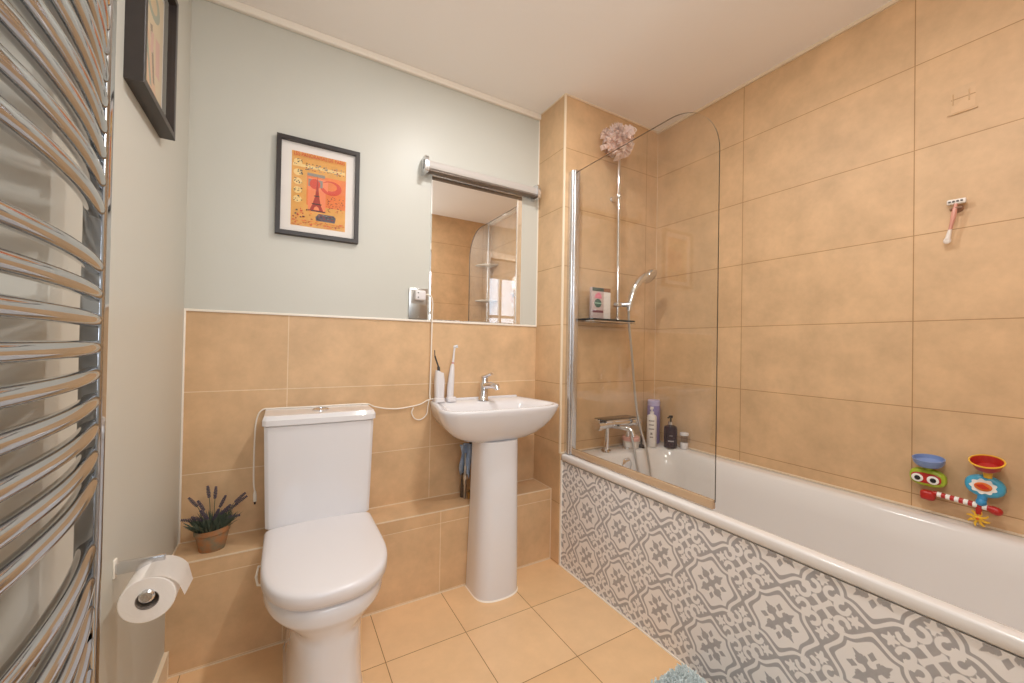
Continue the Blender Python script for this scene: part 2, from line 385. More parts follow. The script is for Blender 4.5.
L(pm, an.outputs['Fac'], mr.inputs[0])
tcx = N(pm, 'ShaderNodeTexCoord'); nzx = N(pm, 'ShaderNodeTexNoise', Scale=90.0, Detail=4.0); L(pm, tcx.outputs['Object'], nzx.inputs['Vector'])
ga = N(pm, 'ShaderNodeMix', data_type='RGBA'); ga.inputs[6].default_value = (*srgb('#a29fa1'), 1); ga.inputs[7].default_value = (*srgb('#b2afb0'), 1); L(pm, nzx.outputs['Fac'], ga.inputs[0])
mx = N(pm, 'ShaderNodeMix', data_type='RGBA'); mx.inputs[7].default_value = (*srgb('#ece8e6'), 1); L(pm, ga.outputs[2], mx.inputs[6])
L(pm, mr.outputs[0], mx.inputs[0]); L(pm, mx.outputs[2], bs.inputs['Base Color'])
me.materials.append(pm)
o = bpy.data.objects.new('side_panel', me); COL.objects.link(o); o.parent = t
props(o, 'side panel with grey and white moroccan tile print')
b = box(B(), 1.2235, 1.2295, PY0, PY1, 0, .005); box(b, 1.2235, 1.2300, PY1, YS - .001, 0, .524)
struct('trim_9', b, M['white_trim'])

# ------------------------------------------------------------------ shower screen
SX = 1.261
t = thing('shower_screen', 'clear glass bath screen with curved top corner and chrome wall hinge', 'shower screen', (SX, 1.2, RIM))
sy0, sy1, sz0, sz1 = .800, 1.560, .585, 1.972
out = [(SX, sy1, sz0), (SX, sy0, sz0)]
rr = .20
zc = sz1 - rr
for i in range(17):
    a = PI / 2 * i / 16; out.append((SX, sy0 + rr - rr * math.cos(a), zc + rr * math.sin(a)))
out.append((SX, sy1, sz1))
b = B(); P = [Vector(p) for p in out]
poly(b, [p + Vector((-.003, 0, 0)) for p in P], 0); poly(b, [p + Vector((.003, 0, 0)) for p in reversed(P)], 0)
vs = [(b.verts.new(p + Vector((-.003, 0, 0))), b.verts.new(p + Vector((.003, 0, 0)))) for p in P]
for i in range(len(vs)):
    j = (i + 1) % len(vs)
    if i == len(vs) - 1: continue
    f = b.faces.new((vs[i][0], vs[j][0], vs[j][1], vs[i][1])); f.material_index = 1
obj('glass_pane', b, [M['glass'], M['glass_edge']], t)
b = box(B(), SX - .012, SX + .022, 1.548, 1.575, RIM + .002, 1.985, .005, 3); box(b, SX - .016, SX + .016, 1.575, YS, RIM + .002, 1.985, .002)
tube(b, [(SX - .018, 1.560, RIM + .004), (SX - .018, 1.560, 1.980)], .007, 12)
obj('hinge_rail', b, M['satin'], t)
b = box(B(), SX - .009, SX + .009, sy0 + .004, sy1, RIM + .003, sz0 + .006, .003)
obj('bottom_seal', b, M['seal'], t, 'clear plastic drip seal, reflected tile tan in its colour')

# ------------------------------------------------------------------ shower riser rail, shelf, hand shower
RX, RY = 1.548, 1.545
t = thing('shower_rail', 'slim chrome shower riser rail on the tiled end wall, with shelf', 'shower rail', (RX, YS, 1.235))
obj('riser', tube(B(), [(RX, RY, 1.235), (RX - .006, RY, 2.150)], .0085, 14), M['chrome'], t)
for z in (1.245, 1.905, 2.145):
    b = lathe(B(), [(.014, 0), (.014, .006), (.010, .010), (.010, .054)], (RX - (z - 1.235) * .0066, YS, z), (0, -1, 0), 18)
    ball(b, (RX - (z - 1.235) * .0066, RY, z), (.016, .016, .018))
    obj('wall_bracket', b, M['chrome'], t)
b = box(B(), RX - .020, RX + .018, RY - .022, RY + .016, 1.312, 1.338, .006, 3)
tube(b, [(RX + .012, RY - .012, 1.325), (RX + .050, RY - .040, 1.327)], [.011, .015], 14)
tube(b, [(RX - .018, RY - .01, 1.325), (RX - .034, RY - .018, 1.325)], .009, 12)
obj('slider', b, M['satin'], t)
b = B(); loft(b, [rrect(1.305, 1.622, 1.482, 1.590, .018, 1.231), rrect(1.303, 1.624, 1.480, 1.590, .02, 1.236), rrect(1.305, 1.622, 1.482, 1.590, .018, 1.240)])
obj('soap_shelf', b, M['smoked'], t, 'dark smoked glass shelf')
b = B(); tube(b, resample(rrect(1.302, 1.625, 1.479, 1.591, .02, 1.226), 60) + [rrect(1.302, 1.625, 1.479, 1.591, .02, 1.226)[0]], .0025, 6)
obj('shelf_wire', b, M['chrome'], t)
t = thing('hand_shower', 'chrome hand shower clipped to the riser rail with its metal hose', 'hand shower', (1.60, 1.503, 1.30))
hp = spline([(1.592, 1.508, 1.292), (1.601, 1.502, 1.350), (1.618, 1.494, 1.410), (1.655, 1.487, 1.463), (1.705, 1.483, 1.492)], 6)
obj('handle', tube(B(), hp, [.0135 + .008 * (i / (len(hp) - 1)) for i in range(len(hp))], 14), M['chrome'], t)
b = lathe(B(), [(.014, .030), (.034, .022), (.046, .006), (.046, -.004), (.039, -.009)], (1.722, 1.480, 1.485), (-.25, .70, .66), 24)
obj('spray_head', b, M['chrome'], t)
obj('spray_face', lathe(B(), [(.038, -.0095), (.035, -.0115), (.001, -.0118)], (1.722, 1.480, 1.485), (-.25, .70, .66), 24), M['satin'], t)
hs = spline([(1.592, 1.508, 1.295), (1.600, 1.510, 1.21), (1.622, 1.508, 1.05), (1.640, 1.500, .85), (1.646, 1.475, .70), (1.656, 1.430, .56), (1.660, 1.405, .44), (1.645, 1.390, .36), (1.625, 1.400, .37), (1.600, 1.430, .45), (1.594, 1.455, .56), (1.593, 1.485, .66), (1.593, 1.505, .685)], 9)
obj('hose', tube(B(), hs, .0065, 10), mat('ribbed steel hose', (.6, .6, .6), .3, 1.0), t)

# ------------------------------------------------------------------ bath mixer tap
t = thing('bath_mixer_tap', 'chrome bar mixer tap standing on the end rim of the bath', 'tap', (1.53, 1.53, RIM))
ty, tz = 1.525, .698
b = tube(B(), [(1.425, ty, tz), (1.655, ty, tz)], .024, 20)
box(b, 1.44, 1.65, ty - .025, ty + .025, tz + .010, tz + .024, .004)
obj('body', b, M['chrome'], t)
obj('shelf_plate', box(B(), 1.410, 1.640, ty - .040, ty + .035, tz + .026, tz + .031, .002), mat('dark chrome plate', (.18, .17, .16), .15, 1.0), t, 'dark plate on top of the tap bar')
for x0, x1 in ((1.393, 1.425), (1.655, 1.690)):
    b = tube(B(), [(x0, ty, tz), (x1, ty, tz)], .026, 20)
    for k in range(10):
        a = 2 * PI * k / 10; tube(b, [(x0 + .002, ty + .026 * math.cos(a), tz + .026 * math.sin(a)), (x1 - .004, ty + .026 * math.cos(a), tz + .026 * math.sin(a))], .003, 6)
    obj('control_knob', b, M['chrome'], t)
for x in (1.468, 1.620):
    b = tube(B(), [(x, ty, tz - .01), (x - .008, ty, RIM + .003)], [.011, .013], 14); lathe(b, [(.027, 0), (.026, .006), (.013, .011)], (x - .008, ty, RIM), seg=20)
    obj('pillar_leg', b, M['chrome'], t)
b = tube(B(), spline([(1.500, ty - .005, tz - .012), (1.515, 1.465, tz - .010), (1.535, 1.430, tz - .018), (1.540, 1.415, tz - .050)], 6), .0125, 14)
obj('spout', b, M['chrome'], t)

# ------------------------------------------------------------------ bottles on the bath corner
def pump_top(bm, x, y, z, h, s=1.0, ang=2.5):
    lathe(bm, [(.011 * s, 0), (.011 * s, .016 * s), (.0045 * s, .018 * s), (.0045 * s, h - .010)], (x, y, z), seg=14)
    lathe(bm, [(.010 * s, h - .012), (.011 * s, h - .002), (.009 * s, h)], (x, y, z), seg=14)
    tube(bm, [(x, y, z + h - .006), (x + .030 * s * math.cos(ang), y + .030 * s * math.sin(ang), z + h - .009)], [.006 * s, .004 * s], 8)
BZ = RIM
x, y = 1.846, 1.548
t = thing('shampoo_bottle', 'tall lavender purple bottle at the back of the bath corner', 'bottle', (x, y, BZ))
obj('bottle_body', lathe(B(), [(.033, 0), (.035, .004), (.035, .200), (.033, .212)], (x, y, BZ)), mat('lavender plastic', srgb('#8c7fb4'), .3), t)
obj('cap', lathe(B(), [(.0335, .212), (.034, .216), (.034, .238), (.030, .243)], (x, y, BZ)), mat('pale lavender cap', srgb('#b9b0d2'), .35), t, 'paler lavender cap')
x, y = 1.765, 1.492
t = thing('pump_bottle', 'white pump bottle with small grey print in front of the lavender bottle', 'bottle', (x, y, BZ))
obj('bottle_body', lathe(B(), [(.024, 0), (.026, .004), (.026, .158), (.023, .168), (.012, .174)], (x, y, BZ)), mat('white bottle plastic', srgb('#e6e0da'), .35), t)
b = B(); pump_top(b, x, y, BZ + .174, .042, 1.0, 3.6); obj('pump', b, M['plastic'], t)
b = B(); gz = random.Random(3)
for k in range(5):
    zz = BZ + .145 - k * .022; wd = (.9, .7, .8, .3, .5)[k]
    ring_a = [math.radians(218 + s) for s in np.linspace(-38 * wd, 38 * wd, 9)]
    loft(b, [[Vector((x + .0264 * math.cos(q), y + .0264 * math.sin(q), zz)) for q in ring_a], [Vector((x + .0264 * math.cos(q), y + .0264 * math.sin(q), zz - (.006 if k != 3 else .012))) for q in ring_a]], False, False, closed=False)
obj('printed_label', b, mat('grey print', srgb('#8f8780'), .5), t, 'grey printed lines')
x, y = 1.843, 1.430
t = thing('pump_bottle', 'dark purple pump bottle nearest the right wall', 'bottle', (x, y, BZ))
obj('bottle_body', lathe(B(), [(.032, 0), (.034, .004), (.034, .100), (.031, .113), (.013, .122)], (x, y, BZ)), mat('dark aubergine plastic', srgb('#2a2032'), .2), t)
b = B(); pump_top(b, x, y, BZ + .122, .050, 1.0, 3.3); obj('pump', b, M['black'], t)
for zz, hh, wd in ((.036, .006, 26), (.066, .003, 14)):
    b = B(); ra = [math.radians(222 + s) for s in np.linspace(-wd, wd, 9)]
    loft(b, [[Vector((x + .0344 * math.cos(q), y + .0344 * math.sin(q), BZ + zz)) for q in ra], [Vector((x + .0344 * math.cos(q), y + .0344 * math.sin(q), BZ + zz + hh)) for q in ra]], False, False, closed=False)
    obj('printed_band', b, mat('pale print', srgb('#b7b2b6'), .5), t, 'pale printed band')
obj('neck_collar', lathe(B(), [(.0125, .122), (.0135, .126), (.0125, .140)], (x, y, BZ)), M['satin'], t)
x, y = 1.880, 1.372
t = thing('travel_bottle', 'small clear bottle with a flat white cap beside the dark bottle', 'bottle', (x, y, BZ))
obj('bottle_body', lathe(B(), [(.018, 0), (.020, .003), (.020, .030), (.018, .034)], (x, y, BZ)), M['plastic'], t)
obj('neck', lathe(B(), [(.016, .034), (.016, .074)], (x, y, BZ), seg=18), glass_mat('clear plastic', (.93, .90, .86)), t, 'clear plastic middle')
obj('cap', lathe(B(), [(.021, .072), (.022, .075), (.022, .084), (.019, .087)], (x, y, BZ)), M['plastic'], t)
x, y = 1.640, 1.525
t = thing('scrub_tub', 'round clear tub with a pink lid between tap legs and bottles', 'tub', (x, y, BZ))
obj('tub_body', lathe(B(), [(.038, 0), (.041, .004), (.042, .040)], (x, y, BZ), seg=28), mat('cloudy plastic', srgb('#d9cfc4'), .3), t)
obj('lid', lathe(B(), [(.044, .040), (.045, .043), (.045, .058), (.042, .061)], (x, y, BZ), seg=28), mat('pink lid', srgb('#dfa79a'), .35), t, 'pink screw lid')
b = B(); ra = [math.radians(225 + s) for s in np.linspace(-40, 40, 11)]
loft(b, [[Vector((x + .0424 * math.cos(q), y + .0424 * math.sin(q), BZ + .010)) for q in ra], [Vector((x + .0426 * math.cos(q), y + .0426 * math.sin(q), BZ + .032)) for q in ra]], False, False, closed=False)
obj('paper_label', b, mat('white label', srgb('#e9e2da'), .6), t)
x, y = 1.703, 1.508
b = B(); lathe(b, [(.030, 0), (.030, .005), (.012, .010), (.006, .016), (.0055, .052), (.008, .058), (.004, .062)], (x, y, BZ), seg=22)
obj('plug_stopper', b, mat('dark rubber', srgb('#35302e'), .5), None, 'black rubber plug stopper standing beside the white pump bottle', 'bath plug', loc=(x, y, BZ))

# ------------------------------------------------------------------ packs on the soap shelf
x0, x1, y0 = 1.345, 1.425, 1.520
t = thing('razor_pack', 'white and pink card pack with green circle on the soap shelf', 'pack', ((x0 + x1) / 2, y0, 1.241))
obj('card', box(B(), x0, x1, y0, y0 + .018, 1.241, 1.400, .002), mat('pale pack card', srgb('#cdb9b6'), .4), t)
fy = y0 - .0008
b = box(B(), x0 + .002, x1 - .002, fy, y0, 1.381, 1.399); obj('header', b, mat('dark green print', srgb('#4f5a50'), .4), t, 'dark green header strip')
b = B(); poly(b, [(x0 + .040 + .024 * math.cos(a), fy, 1.320 + .022 * math.sin(a)) for a in np.linspace(0, 2 * PI, 24, endpoint=False)]); obj('round_badge', b, mat('green badge print', srgb('#47665a'), .4), t, 'dark green round badge')
b = box(B(), x0 + .018, x0 + .062, fy - .0004, fy, 1.318, 1.323); obj('badge_stripe', b, mat('pale green print', srgb('#a9d0bd'), .4), t)
b = B(); poly(b, [(x0 + .016, fy, 1.346), (x0 + .062, fy, 1.344), (x0 + .066, fy, 1.358), (x0 + .052, fy, 1.374), (x0 + .040, fy, 1.376), (x0 + .022, fy, 1.362)]); obj('pink_print', b, mat('pink print', srgb('#e58aa0'), .4), t, 'pink printed shape')
b = box(B(), x0 + .006, x1 - .004, fy, y0, 1.272, 1.284); obj('footer', b, mat('maroon print', srgb('#7d4650'), .4), t, 'maroon footer strip')
t = thing('carton', 'narrow white carton with brown top behind the pink pack', 'carton', (1.443, 1.545, 1.241))
obj('carton_body', box(B(), 1.427, 1.486, 1.534, 1.566, 1.241, 1.383, .002), mat('white carton', srgb('#f0ebe6'), .5), t)
obj('carton_top', box(B(), 1.427, 1.486, 1.534, 1.566, 1.383, 1.403, .002), mat('brown carton top', srgb('#9a6a4c'), .5), t, 'brown top flap')

# ------------------------------------------------------------------ bath puff
c = Vector((1.487, 1.505, 2.165)); rnd = random.Random(11); b = B()
ball(b, c, (.058, .052, .060), 20, 14)
for k in range(40):
    d = Vector((rnd.gauss(0, 1), rnd.gauss(0, 1), rnd.gauss(0, 1))).normalized(); s = d.orthogonal().normalized(); s.rotate(Matrix.Rotation(rnd.uniform(0, 6.28), 3, d)); u = d.cross(s)
    R0 = rnd.uniform(.070, .108); wv = rnd.uniform(.022, .040); n1, ph = rnd.choice((4, 5, 6)), rnd.uniform(0, 6)
    rows = []
    for i in range(5):
        tt = i / 4; row = []
        for j in range(17):
            sj = (j / 16 - .5) * 2
            rad = .045 + (R0 - .045) * tt
            wob = math.sin(n1 * PI * sj + ph) * .017 * tt
            row.append(c + d * rad + s * (sj * wv * (.35 + tt)) + u * wob - d * (sj * sj * .02 * tt))
        rows.append(row)
    loft(b, rows, False, False, closed=False)
t = thing('bath_puff', 'pink mesh bath puff hanging at the top of the shower rail', 'bath puff', tuple(c))
pu = mat('pink mesh netting', srgb('#fff0ea'), .8); pb_ = pu.node_tree.nodes['Principled BSDF']
tl_ = N(pu, 'ShaderNodeBsdfTranslucent', Color=(*srgb('#fff0e8'), 1)); ms_ = N(pu, 'ShaderNodeMixShader'); ms_.inputs[0].default_value = .5
L(pu, pb_.outputs[0], ms_.inputs[1]); L(pu, tl_.outputs[0], ms_.inputs[2]); L(pu, ms_.outputs[0], pu.node_tree.nodes['Material Output'].inputs[0])
obj('netting', b, pu, t, angle=180)
lp = spline([(1.505, 1.45, 2.17), (1.555, 1.44, 2.215), (1.575, 1.49, 2.262), (1.553, 1.535, 2.235), (1.545, 1.545, 2.165)], 8)
obj('hanging_cord', tube(B(), lp, .0025, 8), mat('white cord', srgb('#f3e6dc'), .6), t)

# ------------------------------------------------------------------ basin on pedestal
BX = .860
def bring(wb, wf, yb, yf, z, n=64):
    p = [(-wb, yb), (-wb - (wf - wb) * .6, yb - (yb - yf) * .40), (-wf, yf + (yb - yf) * .26), (-wf * .88, yf + (yb - yf) * .09), (-wf * .5, yf + (yb - yf) * .015), (0, yf), (wf * .5, yf + (yb - yf) * .015), (wf * .88, yf + (yb - yf) * .09), (wf, yf + (yb - yf) * .26), (wb + (wf - wb) * .6, yb - (yb - yf) * .40), (wb, yb)]
    s = spline([(BX + q[0], q[1], z) for q in p], 8)
    s += [Vector((BX + wb - 2 * wb * k / 12, yb, z)) for k in range(1, 12)]
    return resample(s, n)
t = thing('wash_basin', 'white ceramic pedestal wash basin under the mirror', 'basin', (BX, 1.65, 0))
yb = YB - .002
b = B()
loft(b, [bring(.07, .085, 1.76, 1.58, .664), bring(.10, .118, 1.80, 1.56, .666), bring(.14, .165, yb, 1.54, .676), bring(.178, .207, yb, 1.518, .696), bring(.208, .240, yb, 1.496, .724), bring(.229, .268, yb, 1.474, .760), bring(.240, .285, yb, 1.459, .796), bring(.243, .292, yb, 1.453, .815), bring(.242, .291, yb, 1.454, .822), bring(.237, .285, yb, 1.459, .826),
         bring(.226, .270, yb - .012, 1.474, .825), bring(.213, .262, 1.742, 1.482, .818), bring(.200, .246, 1.728, 1.490, .800), bring(.184, .222, 1.715, 1.512, .760), bring(.145, .165, 1.695, 1.550, .725), bring(.07, .08, 1.665, 1.600, .706), bring(.025, .025, 1.655, 1.620, .704)])
obj('bowl', b, M['ceramic'], t, angle=70)
obj('back_upstand', box(B(), BX - .234, BX + .234, yb - .014, yb, .822, .834, .005, 3), M['ceramic'], t)
b = B()
pr = lambda hw, yf, z: dring(BX - .013, hw, 1.664, yf, z, st=.5, rc=.008, e=2.5)
loft(b, [pr(.1040, 1.497, 0), pr(.1035, 1.498, .05), pr(.1000, 1.505, .25), pr(.0960, 1.512, .45), pr(.0950, 1.518, .60), pr(.0950, 1.522, .672)])
for v in b.verts: v.co.x += .010 * v.co.z / .67
obj('pedestal', b, M['ceramic'], t, angle=50)
b = B(); loft(b, [dring(BX - .013, .107, 1.665, 1.493, 0, st=.5, rc=.008, e=2.5), dring(BX - .013, .1035, 1.665, 1.4965, .005, st=.5, rc=.008, e=2.5)])
obj('floor_sealant', b, M['white_trim'], t)
b = lathe(B(), [(.011, 0), (.012, .003), (.009, .004)], (BX - .045, 1.733, .785), (0, -1, .35), 16); obj('overflow_hole', b, M['chrome'], t, 'chrome overflow ring')
obj('overflow_bore', lathe(B(), [(.0075, .004), (.0075, .005)], (BX - .045, 1.733, .785), (0, -1, .35), 14), M['black'], t)
obj('drain', lathe(B(), [(.022, 0), (.022, .004), (.016, .006)], (BX, 1.638, .7045), (0, 0, 1), 18), M['chrome'], t)
TX, TY = .872, 1.776
tp = obj('tap', lathe(B(), [(.027, 0), (.026, .006), (.0235, .010), (.0215, .05), (.022, .085), (.019, .094)], (TX, TY, .823), (.06, 0, 1), 20), M['chrome'], t)
obj('spout', tube(B(), [(TX + .004, TY - .008, .895), (TX + .016, TY - .055, .902), (TX + .027, TY - .092, .898), (TX + .029, TY - .098, .884)], [.017, .016, .015, .012], 14), M['chrome'], tp)
b = tube(B(), [(TX + .006, TY, .915), (TX + .007, TY, .934)], [.018, .017], 18)
tube(b, [(TX + .007, TY + .010, .936), (TX + .012, TY - .018, .945), (TX + .020, TY - .050, .957)], [.019, .016, .011], 14, flat=.6)
obj('lever', b, M['chrome'], tp)

# waste pipes and cloth behind the pedestal
t = thing('waste_trap', 'dark plumbing under the basin beside the pedestal', 'pipe', (.78, 1.76, ZL))
b = tube(B(), spline([(.83, 1.75, .655), (.80, 1.765, .60), (.785, 1.770, .52), (.775, 1.772, .44), (.772, 1.775, ZL)], 6), .015, 12)
obj('pipe', b, mat('dark pipe', srgb('#4a4038'), .4), t)
b = tube(B(), [(.768, 1.745, ZL), (.768, 1.745, .43)], .006, 10); tube(b, [(.768, 1.745, .43), (.768, 1.745, .58)], .008, 10)
tube(b, [(.768, 1.745, .455), (.768, 1.745, .475)], .011, 8); tube(b, [(.768, 1.745, .50), (.768, 1.745, .52)], .011, 8)
obj('flexible_connector', b, M['steel'], t)
obj('valve', tube(B(), [(.79, 1.742, ZL), (.79, 1.742, .395), (.79, 1.72, .40)], .008, 10), mat('brass', (.6, .4, .15), .3, 1.0), t, 'brass valve')
b = B(); rnd = random.Random(5); rows = []
for i in range(12):
    z = .625 - i * .013; row = []
    for j in range(14):
        s = j / 13; row.append((.734 + s * .066 + .006 * math.sin(i * .6 + j), 1.738 - .016 * math.sin(s * 3 * PI + i * .15) - .006 * math.sin(i * .5), z - .035 * s * (1 - s) * (i / 11) + .02 * math.sin(j * 1.3) * (i / 11)))
    rows.append(row)
loft(b, rows, False, False, closed=False)
r2 = bmesh.ops.solidify(b, geom=b.faces[:], thickness=.004)
obj('cleaning_cloth', b, noisy(mat('blue cloth', srgb('#c3d6ee'), .9), 60, .15), None, 'crumpled pale blue cloth hung on the pipe under the basin', 'cloth', loc=(.785, 1.74, .56), angle=180)

# ------------------------------------------------------------------ toothbrushes on the basin
bz = .834
def charger(t, x, y, wx=.022, wy=.020):
    b = B(); loft(b, [rrect(x - wx, x + wx, y - wy, y + wy, .012, bz - .009), rrect(x - wx, x + wx, y - wy, y + wy, .012, bz + .008), rrect(x - wx + .004, x + wx - .004, y - wy + .004, y + wy - .004, .010, bz + .013)])
    obj('charging_base', b, M['plastic'], t)
x, y = .646, 1.785
t = thing('water_flosser', 'white cordless water flosser with black nozzle on the basin corner', 'water flosser', (x, y, bz - .009))
charger(t, x, y, .024)
b = B(); loft(b, [rrect(x - .021, x + .021, y - .018, y + .018, .012, bz + .013), rrect(x - .024, x + .023, y - .019, y + .019, .014, bz + .09), rrect(x - .021, x + .018, y - .016, y + .016, .012, bz + .140)])
bmesh.ops.translate(b, verts=[v for v in b.verts if v.co.z > bz + .13 and v.co.x > x], vec=(0, 0, -.012))
obj('handle', b, M['plastic'], t)
obj('nozzle', tube(B(), spline([(x - .004, y, bz + .132), (x - .008, y, bz + .160), (x - .024, y, bz + .205), (x - .027, y, bz + .235)], 5), [.007] * 5 + [.004] * 6 + [.0022] * 5, 8), mat('dark grey plastic', srgb('#3c3a3a'), .4), t, 'dark grey nozzle')
x, y = .705, 1.785
t = thing('electric_toothbrush', 'white electric toothbrush standing on a charger right of the flosser', 'toothbrush', (x, y, bz - .009))
charger(t, x, y, .023)
obj('handle', tube(B(), [(x - .005, y, bz + .013), (x - .004, y, bz + .06), (x + .001, y, bz + .12), (x + .004, y, bz + .160), (x + .006, y, bz + .168)], [.0165, .0165, .0135, .0095, .006], 16), M['plastic'], t)
obj('brush_neck', tube(B(), [(x + .006, y, bz + .168), (x + .011, y, bz + .225), (x + .014, y, bz + .250)], [.006, .0045, .005], 12), M['plastic'], t)
obj('colour_ring', tube(B(), [(x + .0062, y, bz + .172), (x + .0066, y, bz + .177)], .0068, 12), mat('pink ring', srgb('#c46b73'), .4), t, 'pink marker ring')
obj('brush_head', lathe(B(), [(.006, -.006), (.0075, .002), (.0075, .006)], (x + .015, y, bz + .252), (.8, -.5, .2), 14), M['plastic'], t)
obj('bristles', lathe(B(), [(.0065, .006), (.0070, .014)], (x + .015, y, bz + .252), (.8, -.5, .2), 14), mat('bristles', srgb('#dfe3ea'), .8), t)

# ------------------------------------------------------------------ shaver socket, plug and cords
t = thing('shaver_socket', 'brushed steel shaver socket plate on the grey wall left of mirror', 'socket', (.549, YB, 1.29))
obj('plate', box(B(), .504, .594, YB - .009, YB, 1.214, 1.358, .002), M['steel'], t)
obj('insert', box(B(), .514, .584, YB - .0105, YB - .008, 1.285, 1.350, .001), mat('pale plastic insert', srgb('#b5aea6'), .4), t, 'pale plastic insert')
for z in (1.222, 1.350):
    obj('screw', lathe(B(), [(.0035, 0), (.003, .0012)], (.549, YB - .009, z), (0, -1, 0), 10), M['chrome'], t)
t = thing('charger_plug', 'white two pin plug and cable running from shaver socket to basin', 'plug and cable', (.552, YB - .02, 1.32))
b = box(B(), .525, .575, YB - .042, YB - .0105, 1.300, 1.345, .006, 3); obj('plug_body', b, M['plastic'], t)
for z in (1.312, 1.333): obj('pin_hole', lathe(B(), [(.003, 0), (.003, .0008)], (.538, YB - .042, z), (0, -1, 0), 8), M['black'], t)
cp = spline([(.572, YB - .035, 1.328), (.596, YB - .040, 1.325), (.611, YB - .030, 1.29), (.614, YB - .018, 1.22), (.614, YB - .014, 1.05), (.612, YB - .014, .93), (.611, YB - .016, .845), (.616, YB - .030, .838)], 8)
obj('cable', tube(B(), cp, .0032, 8), M['cable'], t)
t = thing('charging_cord', 'white cord trailing from basin corner behind the cistern, end dangling', 'cord', (.36, 1.82, .82))
zc_ = .826
cp = spline([(.628, 1.800, .840), (.600, 1.815, .832), (.560, 1.822, .812), (.480, 1.825, .800), (.42, 1.825, .802), (.36, 1.815, .816), (.325, 1.805, .832), (.26, 1.815, .8325), (.10, 1.815, .8325), (-.02, 1.822, .8325), (-.062, 1.826, .828), (-.080, 1.827, .79), (-.085, 1.827, .70), (-.085, 1.828, .56), (-.080, 1.826, .510)], 8)
obj('cable', tube(B(), cp, .003, 8), M['cable'], t)
cp = spline([(.606, 1.812, .834), (.602, 1.818, .800), (.598, 1.822, .765), (.575, 1.826, .742), (.545, 1.826, .746), (.528, 1.826, .775), (.536, 1.826, .800)], 8)
obj('cable_loop', tube(B(), cp, .0028, 8), M['cable'], t)
b = tube(B(), [(-.080, 1.826, .515), (-.080, 1.825, .502), (-.079, 1.824, .476)], [.004, .0065, .006], 10); obj('connector', b, M['cable'], t)
obj('jack_tip', tube(B(), [(-.079, 1.824, .476), (-.079, 1.824, .466)], .003, 8), M['black'], t)

# ------------------------------------------------------------------ mirror and lamp above it
mx0, mx1, mz0, mz1 = .604, 1.110, ZT + .005, 1.905
t = thing('wall_mirror', 'tall frameless mirror on the back wall above the basin', 'mirror', ((mx0 + mx1) / 2, YB, mz0))
b = B(); bv = .022
def mr_ring(d, y, k=1.0): return [Vector((mx0 + d * k, y, mz0 + d * k)), Vector((mx1 - d, y, mz0 + d * k)), Vector((mx1 - d, y, mz1 - d * k)), Vector((mx0 + d * k, y, mz1 - d * k))]
loft(b, [mr_ring(bv, YB - .0066, .15), mr_ring(0.0, YB - .0055)], cap0=True, cap1=False); obj('mirror_face', b, M['mirror'], t, angle=1)
loft_b = B(); loft(loft_b, [mr_ring(0, YB - .0054), mr_ring(-.0015, YB - .0045), mr_ring(-.0015, YB)], cap0=False, cap1=True); obj('polished_edge', loft_b, mat('pale glass edge', srgb('#f2f0ea'), .2), t, 'pale polished edge')
t = thing('mirror_light', 'long grey strip light with chrome end brackets above the mirror', 'wall light', (.87, YB, 1.93))
lx0, lx1 = .566, 1.172
sec = [(YB - .012, 1.957), (YB - .040, 1.957), (YB - .058, 1.948), (YB - .064, 1.930), (YB - .060, 1.914), (YB - .052, 1.908), (YB - .012, 1.908)]
b = B(); loft(b, [[Vector((lx0, q[0], q[1])) for q in sec], [Vector((lx1, q[0], q[1])) for q in sec]]); obj('diffuser', b, mat('grey acrylic diffuser', srgb('#bdb6b0'), .45), t)
obj('under_channel', box(B(), lx0, lx1, YB - .056, YB - .020, 1.9035, 1.908, .001), mat('dark metal channel', srgb('#6f6053'), .4, .3), t, 'dark channel along the underside')
obj('back_plate', box(B(), lx0 + .02, lx1 - .02, YB - .012, YB, 1.905, 1.952, .001), M['satin'], t)
for x0, x1 in ((.551, .568), (1.170, 1.187)):
    b = B(); pts = [(YB, 1.893), (YB - .068, 1.893), (YB - .072, 1.900), (YB - .072, 1.950), (YB - .060, 1.966), (YB - .030, 1.970), (YB, 1.966)]
    loft(b, [[Vector((x0, *q)) for q in pts], [Vector((x1, *q)) for q in pts]]); e = obj('end_bracket', b, M['satin'], t)
    xo = x0 - .0006 if x0 < .8 else x0 - .0006
    obj('slot', box(B(), xo, xo + .002, YB - .052, YB - .040, 1.910, 1.952, .0005), M['black'], e, 'dark slot')
    obj('screw', lathe(B(), [(.004, 0), (.003, .0015)], (x0 + .009, YB - .072, 1.94), (0, -1, 0), 10), M['steel'], e)

